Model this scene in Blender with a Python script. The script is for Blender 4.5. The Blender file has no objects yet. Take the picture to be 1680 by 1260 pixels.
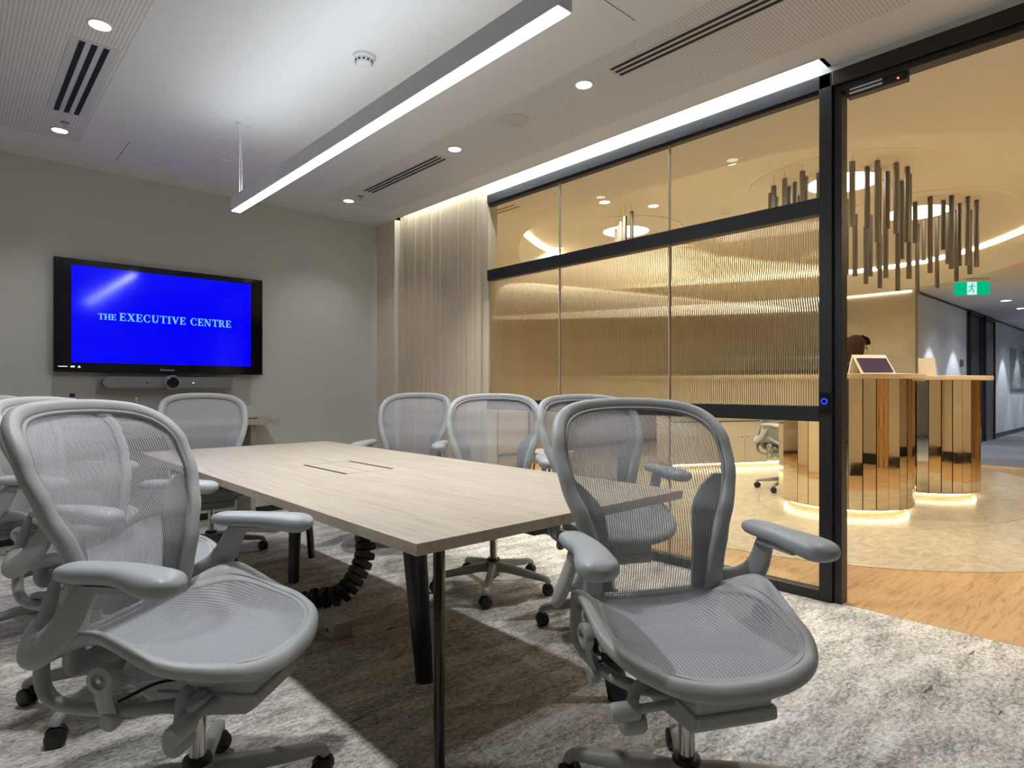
import bpy, bmesh, math, random
from mathutils import Vector, Matrix
random.seed(7)
PI = math.pi
SC = bpy.context.scene
COL = SC.collection

# ------------------------------------------------------------------ helpers
def link(o, parent=None):
    COL.objects.link(o)
    if parent: o.parent = parent
    return o

def tag(o, label=None, cat=None, group=None, kind=None):
    if label: o['label'] = label
    if cat: o['category'] = cat
    if group: o['group'] = group
    if kind: o['kind'] = kind
    return o

def empty(name, loc=(0, 0, 0), rz=0.0, label=None, cat=None, group=None, kind=None):
    o = bpy.data.objects.new(name, None)
    o.empty_display_size = 0.05
    o.location = loc
    o.rotation_euler = (0, 0, rz)
    link(o)
    return tag(o, label, cat, group, kind)

def catmull(pts, n=6, closed=False):
    P = [Vector(p) for p in pts]
    out = []
    m = len(P)
    rng = m if closed else m - 1
    for i in range(rng):
        if closed:
            p0, p1, p2, p3 = P[(i - 1) % m], P[i], P[(i + 1) % m], P[(i + 2) % m]
        else:
            p1, p2 = P[i], P[i + 1]
            p0 = P[i - 1] if i > 0 else p1 * 2 - p2
            p3 = P[i + 2] if i + 2 < m else p2 * 2 - p1
        for k in range(n):
            t = k / n
            out.append(0.5 * ((2 * p1) + (p2 - p0) * t + (2 * p0 - 5 * p1 + 4 * p2 - p3) * t * t + (3 * p1 - p0 - 3 * p2 + p3) * t ** 3))
    if not closed: out.append(P[-1].copy())
    return out

def lerp_tab(tab, x):
    if x <= tab[0][0]: return tab[0][1]
    for (a, b), (c, d) in zip(tab, tab[1:]):
        if x <= c:
            t = (x - a) / (c - a)
            t = t * t * (3 - 2 * t) * 0.5 + t * 0.5
            return b + (d - b) * t
    return tab[-1][1]

class MB:
    def __init__(self):
        self.bm = bmesh.new()
    def box(self, c, s, rz=0.0, rx=0.0, ry=0.0):
        M = Matrix.Translation(c) @ Matrix.Rotation(rz, 4, 'Z') @ Matrix.Rotation(ry, 4, 'Y') @ Matrix.Rotation(rx, 4, 'X') @ Matrix.Diagonal((s[0], s[1], s[2], 1))
        bmesh.ops.create_cube(self.bm, size=1.0, matrix=M)
        return self
    def bb(self, x0, x1, y0, y1, z0, z1):
        return self.box(((x0 + x1) / 2, (y0 + y1) / 2, (z0 + z1) / 2), (x1 - x0, y1 - y0, z1 - z0))
    def ring(self, rings, closed_path=False, caps=True):
        R = [[self.bm.verts.new(p) for p in r] for r in rings]
        n = len(R[0])
        m = len(R)
        for i in range(m if closed_path else m - 1):
            a, b = R[i], R[(i + 1) % m]
            for k in range(n):
                try: self.bm.faces.new((a[k], a[(k + 1) % n], b[(k + 1) % n], b[k]))
                except ValueError: pass
        if caps and not closed_path:
            self.bm.faces.new(list(reversed(R[0])))
            self.bm.faces.new(R[-1])
        return self
    def cyl(self, p0, p1, r0, r1=None, n=20):
        r1 = r0 if r1 is None else r1
        p0, p1 = Vector(p0), Vector(p1)
        d = (p1 - p0).normalized()
        a = d.orthogonal().normalized(); b = d.cross(a)
        rings = []
        for p, r in ((p0, r0), (p1, r1)):
            rings.append([p + (a * math.cos(2 * PI * k / n) + b * math.sin(2 * PI * k / n)) * r for k in range(n)])
        return self.ring(rings)
    def lathe(self, prof, c=(0, 0, 0), n=32, axis='Z'):
        c = Vector(c); rings = []
        for r, z in prof:
            rr = []
            for k in range(n):
                q = Vector((r * math.cos(2 * PI * k / n), r * math.sin(2 * PI * k / n), z))
                if axis == 'X': q = Vector((q.z, q.x, q.y))
                elif axis == 'Y': q = Vector((q.y, q.z, q.x))
                rr.append(c + q)
            rings.append(rr)
        return self.ring(rings)
    def sweep(self, path, w, h, up=(0, 0, 1), n=12, power=2.4, closed=False, ups=None, caps=True):
        """w: size across (T x up), h: size along up; both number or list"""
        P = [Vector(p) for p in path]; m = len(P); rings = []
        for i, p in enumerate(P):
            if closed: T = P[(i + 1) % m] - P[i - 1]
            else: T = P[min(i + 1, m - 1)] - P[max(i - 1, 0)]
            T.normalize()
            U = Vector(ups[i]) if ups else Vector(up)
            B = T.cross(U).normalized(); U = B.cross(T).normalized()
            wi = w[i] if isinstance(w, (list, tuple)) else w
            hi = h[i] if isinstance(h, (list, tuple)) else h
            r = []
            for k in range(n):
                a = 2 * PI * k / n
                ca, sa = math.cos(a), math.sin(a)
                x = math.copysign(abs(ca) ** (2 / power), ca) * wi / 2
                y = math.copysign(abs(sa) ** (2 / power), sa) * hi / 2
                r.append(p + B * x + U * y)
            rings.append(r)
        return self.ring(rings, closed_path=closed, caps=caps)
    def prism(self, pts, z0, z1, M=None):
        a = [self.bm.verts.new((p[0], p[1], z0)) for p in pts]
        b = [self.bm.verts.new((p[0], p[1], z1)) for p in pts]
        n = len(pts)
        self.bm.faces.new(list(reversed(a))); self.bm.faces.new(b)
        for k in range(n):
            self.bm.faces.new((a[k], a[(k + 1) % n], b[(k + 1) % n], b[k]))
        if M is not None:
            bmesh.ops.transform(self.bm, matrix=M, verts=a + b)
        return self
    def grid(self, f, nu, nv, uv=None):
        V = [[self.bm.verts.new(f(i / nu, j / nv)) for i in range(nu + 1)] for j in range(nv + 1)]
        for j in range(nv):
            for i in range(nu):
                self.bm.faces.new((V[j][i], V[j][i + 1], V[j + 1][i + 1], V[j + 1][i]))
        return self
    def build(self, name, mat, parent=None, smooth=35, bevel=0, seg=2, sub=0, solid=0):
        bmesh.ops.recalc_face_normals(self.bm, faces=self.bm.faces)
        me = bpy.data.meshes.new(name)
        self.bm.to_mesh(me); self.bm.free()
        me.materials.append(mat)
        if smooth:
            for p in me.polygons: p.use_smooth = True
            try: me.set_sharp_from_angle(angle=math.radians(smooth))
            except Exception: pass
        o = bpy.data.objects.new(name, me)
        link(o, parent)
        if solid:
            s = o.modifiers.new('s', 'SOLIDIFY'); s.thickness = solid; s.offset = 0
        if bevel:
            b = o.modifiers.new('b', 'BEVEL'); b.width = bevel; b.segments = seg; b.limit_method = 'ANGLE'; b.angle_limit = math.radians(40)
        if sub:
            s = o.modifiers.new('u', 'SUBSURF'); s.levels = sub; s.render_levels = sub
        return o

def copy_tree(o, parent=None):
    c = o.copy(); COL.objects.link(c)
    if parent: c.parent = parent
    for ch in list(o.children):
        copy_tree(ch, c)
    return c

# ------------------------------------------------------------------ materials
def mat(name, col=(.5, .5, .5), rough=.5, metal=0.0, emit=None, es=0.0, spec=.5, bump=None, coat=0.0):
    m = bpy.data.materials.new(name); m.use_nodes = True
    nt = m.node_tree; b = nt.nodes['Principled BSDF']
    b.inputs['Base Color'].default_value = (*col, 1)
    b.inputs['Roughness'].default_value = rough
    b.inputs['Metallic'].default_value = metal
    b.inputs['Specular IOR Level'].default_value = spec
    if coat: b.inputs['Coat Weight'].default_value = coat
    if emit:
        b.inputs['Emission Color'].default_value = (*emit, 1)
        b.inputs['Emission Strength'].default_value = es
    if bump:
        tc = nt.nodes.new('ShaderNodeTexCoord'); n = nt.nodes.new('ShaderNodeTexNoise')
        n.inputs['Scale'].default_value = bump[0]; n.inputs['Detail'].default_value = 3
        bp = nt.nodes.new('ShaderNodeBump'); bp.inputs['Strength'].default_value = bump[1]; bp.inputs['Distance'].default_value = .002
        nt.links.new(tc.outputs['Object'], n.inputs['Vector']); nt.links.new(n.outputs['Fac'], bp.inputs['Height'])
        nt.links.new(bp.outputs['Normal'], b.inputs['Normal'])
    return m

class NT:
    def __init__(self, m):
        self.m = m; self.nt = m.node_tree; self.b = self.nt.nodes['Principled BSDF']
    def n(self, t, **k):
        x = self.nt.nodes.new(t)
        for a, v in k.items():
            if a.startswith('_'): setattr(x, a[1:], v)
            else: x.inputs[a.replace('__', ' ')].default_value = v
        return x
    def l(self, a, b): self.nt.links.new(a, b)
    def coord(self, scale=(1, 1, 1), rot=(0, 0, 0), loc=(0, 0, 0), kind='Object'):
        tc = self.nt.nodes.new('ShaderNodeTexCoord'); mp = self.nt.nodes.new('ShaderNodeMapping')
        mp.inputs['Scale'].default_value = scale; mp.inputs['Rotation'].default_value = rot; mp.inputs['Location'].default_value = loc
        self.l(tc.outputs[kind], mp.inputs['Vector']); return mp.outputs['Vector']
    def noise(self, v, scale, detail=3, rough=.5, dist=0):
        x = self.n('ShaderNodeTexNoise', Scale=scale, Detail=detail, Roughness=rough, Distortion=dist); self.l(v, x.inputs['Vector']); return x.outputs['Fac']
    def ramp(self, f, stops, interp='LINEAR'):
        r = self.nt.nodes.new('ShaderNodeValToRGB'); cr = r.color_ramp; cr.interpolation = interp
        while len(cr.elements) < len(stops): cr.elements.new(.5)
        for e, (p, c) in zip(cr.elements, stops):
            e.position = p; e.color = (*c, 1) if len(c) == 3 else c
        self.l(f, r.inputs['Fac']); return r.outputs['Color']
    def math(self, op, a, b=None, c=None, clamp=False):
        x = self.nt.nodes.new('ShaderNodeMath'); x.operation = op; x.use_clamp = clamp
        for i, v in enumerate((a, b, c)):
            if v is None: continue
            if isinstance(v, (int, float)): x.inputs[i].default_value = v
            else: self.l(v, x.inputs[i])
        return x.outputs[0]
    def mix(self, f, a, b, mode='MIX'):
        x = self.nt.nodes.new('ShaderNodeMix'); x.data_type = 'RGBA'; x.blend_type = mode
        for s, v in ((x.inputs[0], f), (x.inputs[6], a), (x.inputs[7], b)):
            if isinstance(v, (int, float)): s.default_value = v
            elif isinstance(v, tuple): s.default_value = (*v, 1)
            else: self.l(v, s)
        return x.outputs[2]
    def sep(self, v):
        x = self.nt.nodes.new('ShaderNodeSeparateXYZ'); self.l(v, x.inputs[0]); return x.outputs
    def bump(self, h, s=.3, d=.002):
        x = self.n('ShaderNodeBump', Strength=s, Distance=d); self.l(h, x.inputs['Height']); self.l(x.outputs['Normal'], self.b.inputs['Normal'])
    def color(self, c): self.l(c, self.b.inputs['Base Color'])

M = {}
M['wall'] = mat('wall_paint', (.60, .60, .555), .8, bump=(60, .05))
M['ceil'] = mat('ceiling_paint', (.78, .78, .77), .85)
M['black'] = mat('black_powder_coat', (.012, .012, .013), .42)
M['base'] = mat('black_skirting', (.012, .012, .014), .5)
M['frame'] = mat('chair_grey_plastic', (.37, .385, .375), .48, bump=(300, .12))
M['pad'] = mat('armrest_grey_vinyl', (.36, .385, .39), .42, bump=(180, .15))
M['baseplastic'] = mat('chair_base_grey', (.31, .315, .295), .42)
M['rubber'] = mat('caster_black', (.01, .01, .011), .35)
M['chrome'] = mat('polished_steel', (.55, .54, .52), .18, 1.0)
M['white'] = mat('white_enamel', (.75, .75, .77), .35)
M['alu'] = mat('light_fitting_grey', (.80, .80, .87), .4)
M['dark'] = mat('dark_slot', (.006, .006, .01), .7)
M['tvbezel'] = mat('tv_black_gloss', (.004, .004, .01), .08)
M['legblack'] = mat('table_leg_black', (.012, .012, .012), .3)
M['legsteel'] = mat('table_leg_polished_black', (.05, .045, .04), .14, .9)

# --- perforated plasterboard
def perf():
    m = mat('perforated_plaster', (.74, .735, .72), .85); t = NT(m)
    v = t.coord(kind='Object'); s = t.sep(v)
    def cell(o):
        return t.math('ABSOLUTE', t.math('SUBTRACT', t.math('FRACT', t.math('MULTIPLY', o, 1 / .017)), .5))
    a, b = cell(s[0]), cell(s[1])
    d = t.math('SQRT', t.math('ADD', t.math('MULTIPLY', a, a), t.math('MULTIPLY', b, b)))
    hole = t.math('LESS_THAN', d, .21)
    t.color(t.mix(hole, (.76, .75, .73), (.34, .335, .32)))
    return m
M['perf'] = perf()

# --- carpet
def carpet():
    m = mat('carpet', (.4, .39, .36), .95, spec=.15); t = NT(m)
    v = t.coord(kind='Object')
    vs = t.coord(scale=(1.0, 3.2, 1), kind='Object')
    n1 = t.noise(vs, 3.2, 6, .68, .4)
    n2 = t.noise(t.coord(scale=(1.0, 1.9, 1)), 36, 5, .72, .5)
    n3 = t.noise(v, 95, 3, .6)
    big = t.noise(v, 1.3, 3, .5, .3)
    f = t.math('ADD', t.math('MULTIPLY', n1, .36), t.math('ADD', t.math('MULTIPLY', n2, .42), t.math('MULTIPLY', n3, .22)))
    light = t.ramp(f, [(.39, (.20, .19, .17)), (.45, (.36, .345, .31)), (.50, (.56, .54, .49)), (.55, (.74, .725, .66)), (.61, (.88, .87, .81))])
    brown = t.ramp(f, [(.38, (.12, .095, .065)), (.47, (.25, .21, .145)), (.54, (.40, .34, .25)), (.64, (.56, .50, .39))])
    s = t.sep(v)
    e = t.math('MULTIPLY', t.math('SUBTRACT', n2, .5), .05)
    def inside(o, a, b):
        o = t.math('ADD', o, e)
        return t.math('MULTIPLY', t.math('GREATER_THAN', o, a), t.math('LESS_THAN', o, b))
    table_shade = t.math('MULTIPLY', inside(s[0], .96, 1.74), inside(s[1], 1.46, 4.6))  # shade beneath the table, painted into the carpet as a browner rectangle
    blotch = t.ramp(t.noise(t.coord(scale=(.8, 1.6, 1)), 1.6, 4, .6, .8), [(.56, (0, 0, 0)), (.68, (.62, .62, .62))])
    fac = t.math('MAXIMUM', t.math('MULTIPLY', table_shade, .38), t.math('MULTIPLY', blotch, .6))
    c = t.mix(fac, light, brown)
    # dark navy flecks running along the planks
    fl = t.noise(t.coord(scale=(1.1, 6, 1), loc=(3.3, 1.7, 0)), 5.5, 3, .45)
    flm = t.ramp(fl, [(.69, (0, 0, 0)), (.73, (.8, .8, .8))])
    c = t.mix(flm, c, (.045, .05, .07))
    t.color(c)
    t.bump(n3, .6, .004)
    return m
M['carpet'] = carpet()

def wood_planks():
    m = mat('oak_floor', (.6, .4, .2), .38); t = NT(m)
    br = t.n('ShaderNodeTexBrick', Scale=1.0, Mortar__Size=.0012, Brick__Width=1.7, Row__Height=.17)
    br.offset = .37
    br.inputs['Color1'].default_value = (.0, .0, .0, 1); br.inputs['Color2'].default_value = (1, 1, 1, 1); br.inputs['Mortar'].default_value = (.5, .5, .5, 1)
    t.l(t.coord(), br.inputs['Vector'])
    g = t.noise(t.coord(scale=(1, 9, 1)), 4, 5, .6, .8)
    base = t.ramp(br.outputs['Color'], [(0, (.46, .29, .14)), (.5, (.56, .37, .19)), (1, (.50, .31, .15))])
    grain = t.ramp(g, [(.35, (.68, .62, .55)), (.55, (1, 1, 1)), (.7, (.88, .84, .78))])
    t.color(t.mix(1.0, base, grain, 'MULTIPLY'))
    return m
M['oak'] = wood_planks()

def stone():
    m = mat('cream_stone_floor', (.6, .5, .36), .22); t = NT(m)
    n = t.noise(t.coord(scale=(1, 1.6, 1)), 6, 6, .65, 1.2)
    n2 = t.noise(t.coord(), 30, 3, .6)
    c = t.ramp(n, [(.35, (.46, .395, .285)), (.5, (.555, .49, .37)), (.62, (.63, .565, .445))])
    t.color(t.mix(.25, c, t.ramp(n2, [(.3, (.4, .32, .22)), (.7, (.75, .68, .55))])))
    t.bump(n2, .08, .001)
    return m
M['stone'] = stone()

def table_wood():
    m = mat('pale_oak_laminate', (.6, .52, .4), .42); t = NT(m)
    g = t.noise(t.coord(scale=(14, .9, 8)), 3.0, 5, .62, .5)
    g2 = t.noise(t.coord(scale=(60, 2.5, 20)), 4, 3, .6)
    c = t.ramp(g, [(.33, (.36, .305, .215)), (.5, (.45, .39, .295)), (.66, (.50, .44, .345))])
    t.color(t.mix(.22, c, t.ramp(g2, [(.35, (.38, .31, .22)), (.65, (.66, .59, .48))])))
    return m
M['twood'] = table_wood()

def plaster(name, c0, c1, sc=3):
    m = mat(name, c0, .75); t = NT(m)
    n = t.noise(t.coord(), sc, 5, .65, .6)
    t.color(t.ramp(n, [(.35, c0), (.65, c1)]))
    return m
M['beige'] = plaster('beige_limewash', (.40, .355, .26), (.48, .43, .325))
M['lobbyceil'] = mat('lobby_ceiling', (.82, .765, .65), .85)
M['corrwall'] = mat('corridor_wall', (.66, .68, .70), .8)
M['cabinet'] = mat('cream_laminate', (.62, .56, .44), .5)
M['counter'] = mat('pale_wood_counter', (.66, .53, .36), .4)
M['skin'] = mat('skin', (.55, .34, .24), .5)
M['hair'] = mat('brown_hair', (.030, .013, .006), .6, spec=.12, bump=(120, .5))
M['clothes'] = mat('black_cloth', (.015, .013, .014), .85)
M['greycloth'] = mat('blue_grey_upholstery', (.30, .33, .36), .8)
M['brownmetal'] = mat('brown_metal', (.10, .05, .03), .4)
M['tube'] = mat('bronze_tube', (.055, .042, .027), .5, 0)
M['doordark'] = mat('slate_door', (.16, .14, .16), .5)
M['capblue'] = mat('navy_plastic', (.008, .008, .05), .4)
M['bar_grey'] = mat('video_bar_fabric', (.20, .205, .205), .7)
M['bottle'] = mat('bottle_plastic', (.55, .6, .63), .2)
M['boxgrey'] = mat('socket_box_grey', (.52, .50, .46), .55)
M['boxdark'] = mat('box_end_card', (.28, .235, .17), .7)
M['purple'] = mat('dark_purple_sheet', (.05, .03, .07), .8, spec=.1)
M['slatwood'] = None

def slat():
    m = mat('amber_slat_wood', (.45, .25, .09), .5); t = NT(m)
    s = t.sep(t.coord())
    w = t.math('FRACT', t.math('MULTIPLY', t.math('ADD', s[0], s[1]), 1 / .06))
    t.color(t.mix(t.math('LESS_THAN', w, .22), (.45, .26, .09), (.08, .04, .015)))
    return m
M['slatwood'] = slat()

def corrcarpet():
    m = mat('grey_carpet', (.16, .16, .17), .95, spec=.1); t = NT(m)
    n = t.noise(t.coord(scale=(3, 1, 1)), 9, 4, .6)
    t.color(t.ramp(n, [(.35, (.12, .12, .135)), (.65, (.22, .22, .24))])); return m
M['ccarpet'] = corrcarpet()

def mirror():
    m = mat('bronze_mirror', (.74, .655, .51), .035, 1.0); t = NT(m)
    v = t.coord(); n = t.noise(v, 5, 4, .6, .6)
    r = t.ramp(n, [(.4, (.02, .02, .02)), (.7, (.10, .10, .10))])
    t.l(r, t.b.inputs['Roughness']); return m
M['mirror'] = mirror()

def leafmat():
    m = mat('plant_green', (.03, .06, .02), .5); t = NT(m)
    t.color(t.ramp(t.noise(t.coord(), 20, 2), [(.3, (.02, .045, .015)), (.7, (.05, .09, .03))])); return m
M['leaf'] = leafmat()

def emis(name, col, s):
    m = bpy.data.materials.new(name); m.use_nodes = True; nt = m.node_tree
    nt.nodes.remove(nt.nodes['Principled BSDF'])
    e = nt.nodes.new('ShaderNodeEmission'); e.inputs[0].default_value = (*col, 1); e.inputs[1].default_value = s
    nt.links.new(e.outputs[0], nt.nodes['Material Output'].inputs[0]); return m
COOL = (.86, .93, 1.0)
for_unused = None
WARM = (1.0, .74, .42)
M['e_bar'] = emis('linear_light_diffuser', COOL, 42.0)
M['e_up'] = emis('linear_light_uplight', (.82, .92, 1.0), 13.0)
M['e_slot'] = emis('cove_strip_cool', (.84, .93, 1.0), 66.0)
M['e_down'] = emis('downlight_lamp_cool', (.95, .93, 1.0), 14.0)
M['e_downw'] = emis('downlight_lamp_lobby', (1.0, .86, .66), 10.0)
M['e_cove'] = emis('cove_strip_warm', (1.0, .87, .62), 82.0)
M['e_disc'] = emis('disc_light_warm', (1.0, .90, .72), 9.0)
M['e_led'] = emis('plinth_led_warm', (1.0, .86, .58), 11.0)
M['e_blue'] = emis('reader_blue', (.01, .03, 1.0), 4.0)
M['e_red'] = emis('lock_red', (1.0, .08, .05), 6.0)
M['e_green'] = emis('exit_green', (.0, .42, .20), 1.0)
M['e_white'] = emis('exit_white', (.55, .85, .80), 1.0)
M['e_text'] = emis('screen_text', (.16, .50, 1.0), 1.0)

def screen():
    m = bpy.data.materials.new('tv_screen'); m.use_nodes = True; nt = m.node_tree; b = nt.nodes['Principled BSDF']
    b.inputs['Base Color'].default_value = (.0, .0, .02, 1); b.inputs['Roughness'].default_value = .10; b.inputs['Specular IOR Level'].default_value = .3
    b.inputs['Emission Color'].default_value = (.0, .0, 1.0, 1); b.inputs['Emission Strength'].default_value = .80
    return m
M['screen'] = screen()

def mesh_fabric(name, open_, light, dark, period, thread):
    m = mat(name, light, .65); t = NT(m)
    s = t.sep(t.coord())
    w = t.math('ABSOLUTE', t.math('SUBTRACT', t.math('FRACT', t.math('MULTIPLY', s[0], 1 / period)), .5))
    # fine elastomer strands between the bold ribs
    w2 = t.math('FRACT', t.math('MULTIPLY', s[0], 4 / period))
    yy = t.math('ADD', s[2], s[1])
    w3 = t.math('FRACT', t.math('MULTIPLY', yy, 1 / .003))
    rib = t.math('GREATER_THAN', w, .5 - thread)
    hole = t.math('MULTIPLY', t.math('SUBTRACT', 1.0, rib), t.math('MULTIPLY', t.math('LESS_THAN', w2, open_), t.math('LESS_THAN', w3, .86)))
    tr = t.n('ShaderNodeBsdfTransparent'); mx = t.nt.nodes.new('ShaderNodeMixShader')
    t.l(hole, mx.inputs[0]); t.l(t.b.outputs[0], mx.inputs[1]); t.l(tr.outputs[0], mx.inputs[2])
    t.l(mx.outputs[0], t.nt.nodes['Material Output'].inputs[0])
    t.color(t.mix(rib, dark, light))
    return m
M['bmesh'] = mesh_fabric('pellicle_back', .66, (.42, .43, .44), (.27, .28, .29), .0075, .14)
M['smesh'] = mesh_fabric('pellicle_seat', .12, (.48, .50, .52), (.26, .275, .285), .0098, .09)

def thin_glass(name, tint=(.93, .95, .93), refl=1.0):
    m = bpy.data.materials.new(name); m.use_nodes = True; nt = m.node_tree
    nt.nodes.remove(nt.nodes['Principled BSDF'])
    tr = nt.nodes.new('ShaderNodeBsdfTransparent'); tr.inputs[0].default_value = (*tint, 1)
    gl = nt.nodes.new('ShaderNodeBsdfGlossy'); gl.inputs['Roughness'].default_value = .0
    fr = nt.nodes.new('ShaderNodeFresnel'); ge = nt.nodes.new('ShaderNodeNewGeometry'); mr = nt.nodes.new('ShaderNodeMapRange'); mr.inputs[3].default_value = 1.45; mr.inputs[4].default_value = 1 / 1.45
    nt.links.new(ge.outputs['Backfacing'], mr.inputs[0]); nt.links.new(mr.outputs[0], fr.inputs[0])
    mx = nt.nodes.new('ShaderNodeMixShader')
    nt.links.new(fr.outputs[0], mx.inputs[0]); nt.links.new(tr.outputs[0], mx.inputs[1]); nt.links.new(gl.outputs[0], mx.inputs[2])
    nt.links.new(mx.outputs[0], nt.nodes['Material Output'].inputs[0]); return m
M['glass'] = thin_glass('clear_glass')
def reeded():
    m = bpy.data.materials.new('reeded_glass'); m.use_nodes = True; nt = m.node_tree
    nt.nodes.remove(nt.nodes['Principled BSDF'])
    g = nt.nodes.new('ShaderNodeBsdfRefraction'); g.inputs['Roughness'].default_value = .012; g.inputs['IOR'].default_value = 1.45; g.inputs[0].default_value = (.97, .97, .96, 1)
    nt.links.new(g.outputs[0], nt.nodes['Material Output'].inputs[0]); return m
M['reeded'] = reeded()
def sheer():
    m = mat('sheer_curtain', (.88, .78, .60), .9); t = NT(m)
    tr = t.n('ShaderNodeBsdfTransparent'); tl = t.n('ShaderNodeBsdfTranslucent'); tl.inputs[0].default_value = (.88, .78, .60, 1)
    m1 = t.nt.nodes.new('ShaderNodeMixShader'); m2 = t.nt.nodes.new('ShaderNodeMixShader')
    m1.inputs[0].default_value = .40; t.l(t.b.outputs[0], m1.inputs[1]); t.l(tl.outputs[0], m1.inputs[2])
    m2.inputs[0].default_value = .30; t.l(m1.outputs[0], m2.inputs[1]); t.l(tr.outputs[0], m2.inputs[2])
    t.l(m2.outputs[0], t.nt.nodes['Material Output'].inputs[0]); return m
M['sheer'] = sheer()

def S(o): o['kind'] = 'structure'; return o

# ------------------------------------------------------------------ meeting room shell
XL, XG, YT, YB, ZC = -1.7, 3.40, 5.65, -1.7, 2.80
S(MB().bb(XL, XG + .02, YB, YT, -.06, 0).build('floor', M['carpet'], smooth=0))
S(MB().bb(XL - .1, 3.46, YT, YT + .1, 0, 3.2).build('wall_front', M['wall'], smooth=0))
S(MB().bb(XL - .1, XL, YB - .1, YT, 0, 3.2).build('wall_left', M['wall'], smooth=0))
S(MB().bb(XL, XG + .1, YB - .1, YB, 0, 3.2).build('wall_back', M['wall'], smooth=0))
wr = MB().bb(XG, XG + .10, 4.01, YT, 0, 3.2)
wr.bb(3.28, XG, 5.31, YT, 0, 2.80)
S(wr.build('wall_right', M['beige'] if False else mat('cream_wall', (.72, .64, .50), .8), smooth=0))
S(MB().bb(XG, XG + .10, YB, .18, 0, 3.2).build('wall_right_rear', M['wall'], smooth=0))
S(MB().bb(XG - .005, XG + .10, .18, 4.01, 2.765, 3.2).build('wall_bulkhead', M['wall'], smooth=0))
S(MB().bb(XL, 3.28, YT - .012, YT, 0, .052).build('baseboard_front', M['base'], smooth=0))
S(MB().bb(XL, XL + .012, YB, YT - .012, 0, .052).build('baseboard_left', M['base'], smooth=0))
# ceiling: plain field, perforated bands, slot left open along the glass
cm = MB()
cm.bb(.66, 2.44, YB, YT, ZC, ZC + .1)
cm.bb(3.10, 3.28, YB, YT, ZC, ZC + .1)
cm.bb(3.28, XG + .02, YB, 1.26, ZC, ZC + .1)
cm.bb(3.28, XG, 5.31, YT, ZC, ZC + .1)
cm.bb(XL, .66, 5.12, YT, ZC, ZC + .1)
cm.bb(2.44, 3.10, 5.12, YT, ZC, ZC + .1)
cm.bb(3.27, XG + .1, 1.16, 5.41, 3.05, 3.08)
cm.bb(3.27, 3.28, 1.26, 5.31, ZC, 3.05)
cm.bb(3.28, XG, 1.24, 1.26, ZC + .0, 3.05)
cm.bb(3.28, XG, 5.31, 5.33, ZC, 3.05)
S(cm.build('ceiling', M['ceil'], smooth=0))
pc = MB(); pc.bb(XL, .66, YB, 5.12, ZC, ZC + .1); pc.bb(2.44, 3.10, YB, 5.12, ZC, ZC + .1)
S(pc.build('ceiling_perforated', M['perf'], smooth=0))
tag(MB().bb(3.281, 3.293, 1.30, 5.28, 2.93, 2.95).build('cove_light', M['e_slot'], smooth=0), 'cool white light strip in the ceiling slot above the glass partition', 'light')
# hairline access panel seams
for (x, y0, y1) in ((.912, 4.85, 5.30),):
    S(MB().bb(x - .0015, x + .0015, y0, y1, ZC - .0008, ZC + .001).build('trim_1', M['dark'], smooth=0))
S(MB().bb(2.06, 2.32, 1.693, 1.696, ZC - .0008, ZC + .001).build('trim_2', M['dark'], smooth=0))

# ------------------------------------------------------------------ glass partition (window_1)
win = S(empty('window_1', (3.42, 2.6, 0)))
def wl(b, name, m, **k):
    o = b.build(name, m, win, **k); o.location = (-3.42, -2.6, 0); return o
X0, X1 = 3.385, 3.455
GY0, GY1 = 1.30, 4.01
wl(MB().bb(X0, X1, 1.24, GY1, 2.69, 2.765), 'top_rail', M['black'], smooth=0, bevel=.003)
wl(MB().bb(X0 + .012, X1 - .012, 1.24, GY1, 2.672, 2.69), 'glazing_bead', M['black'], smooth=0)
wl(MB().bb(X0, X1, GY0, GY1, 2.038, 2.126), 'transom', M['black'], smooth=0, bevel=.003)
wl(MB().bb(X0, X1, GY0, GY1, .943, 1.026), 'mid_rail', M['black'], smooth=0, bevel=.003)
wl(MB().bb(X0, X1, GY0, GY1, 0, .055), 'base_rail', M['black'], smooth=0, bevel=.003)
wl(MB().bb(X0, X1, 1.235, 1.30, 0, 2.765), 'post', M['black'], smooth=0, bevel=.003)
wl(MB().bb(X0 + .02, X1 + .03, 1.195, 1.232, 0, 2.69), 'door_jamb', M['black'], smooth=0, bevel=.002)
YJ = [1.30, 2.232, 3.194, 4.01]
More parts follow.
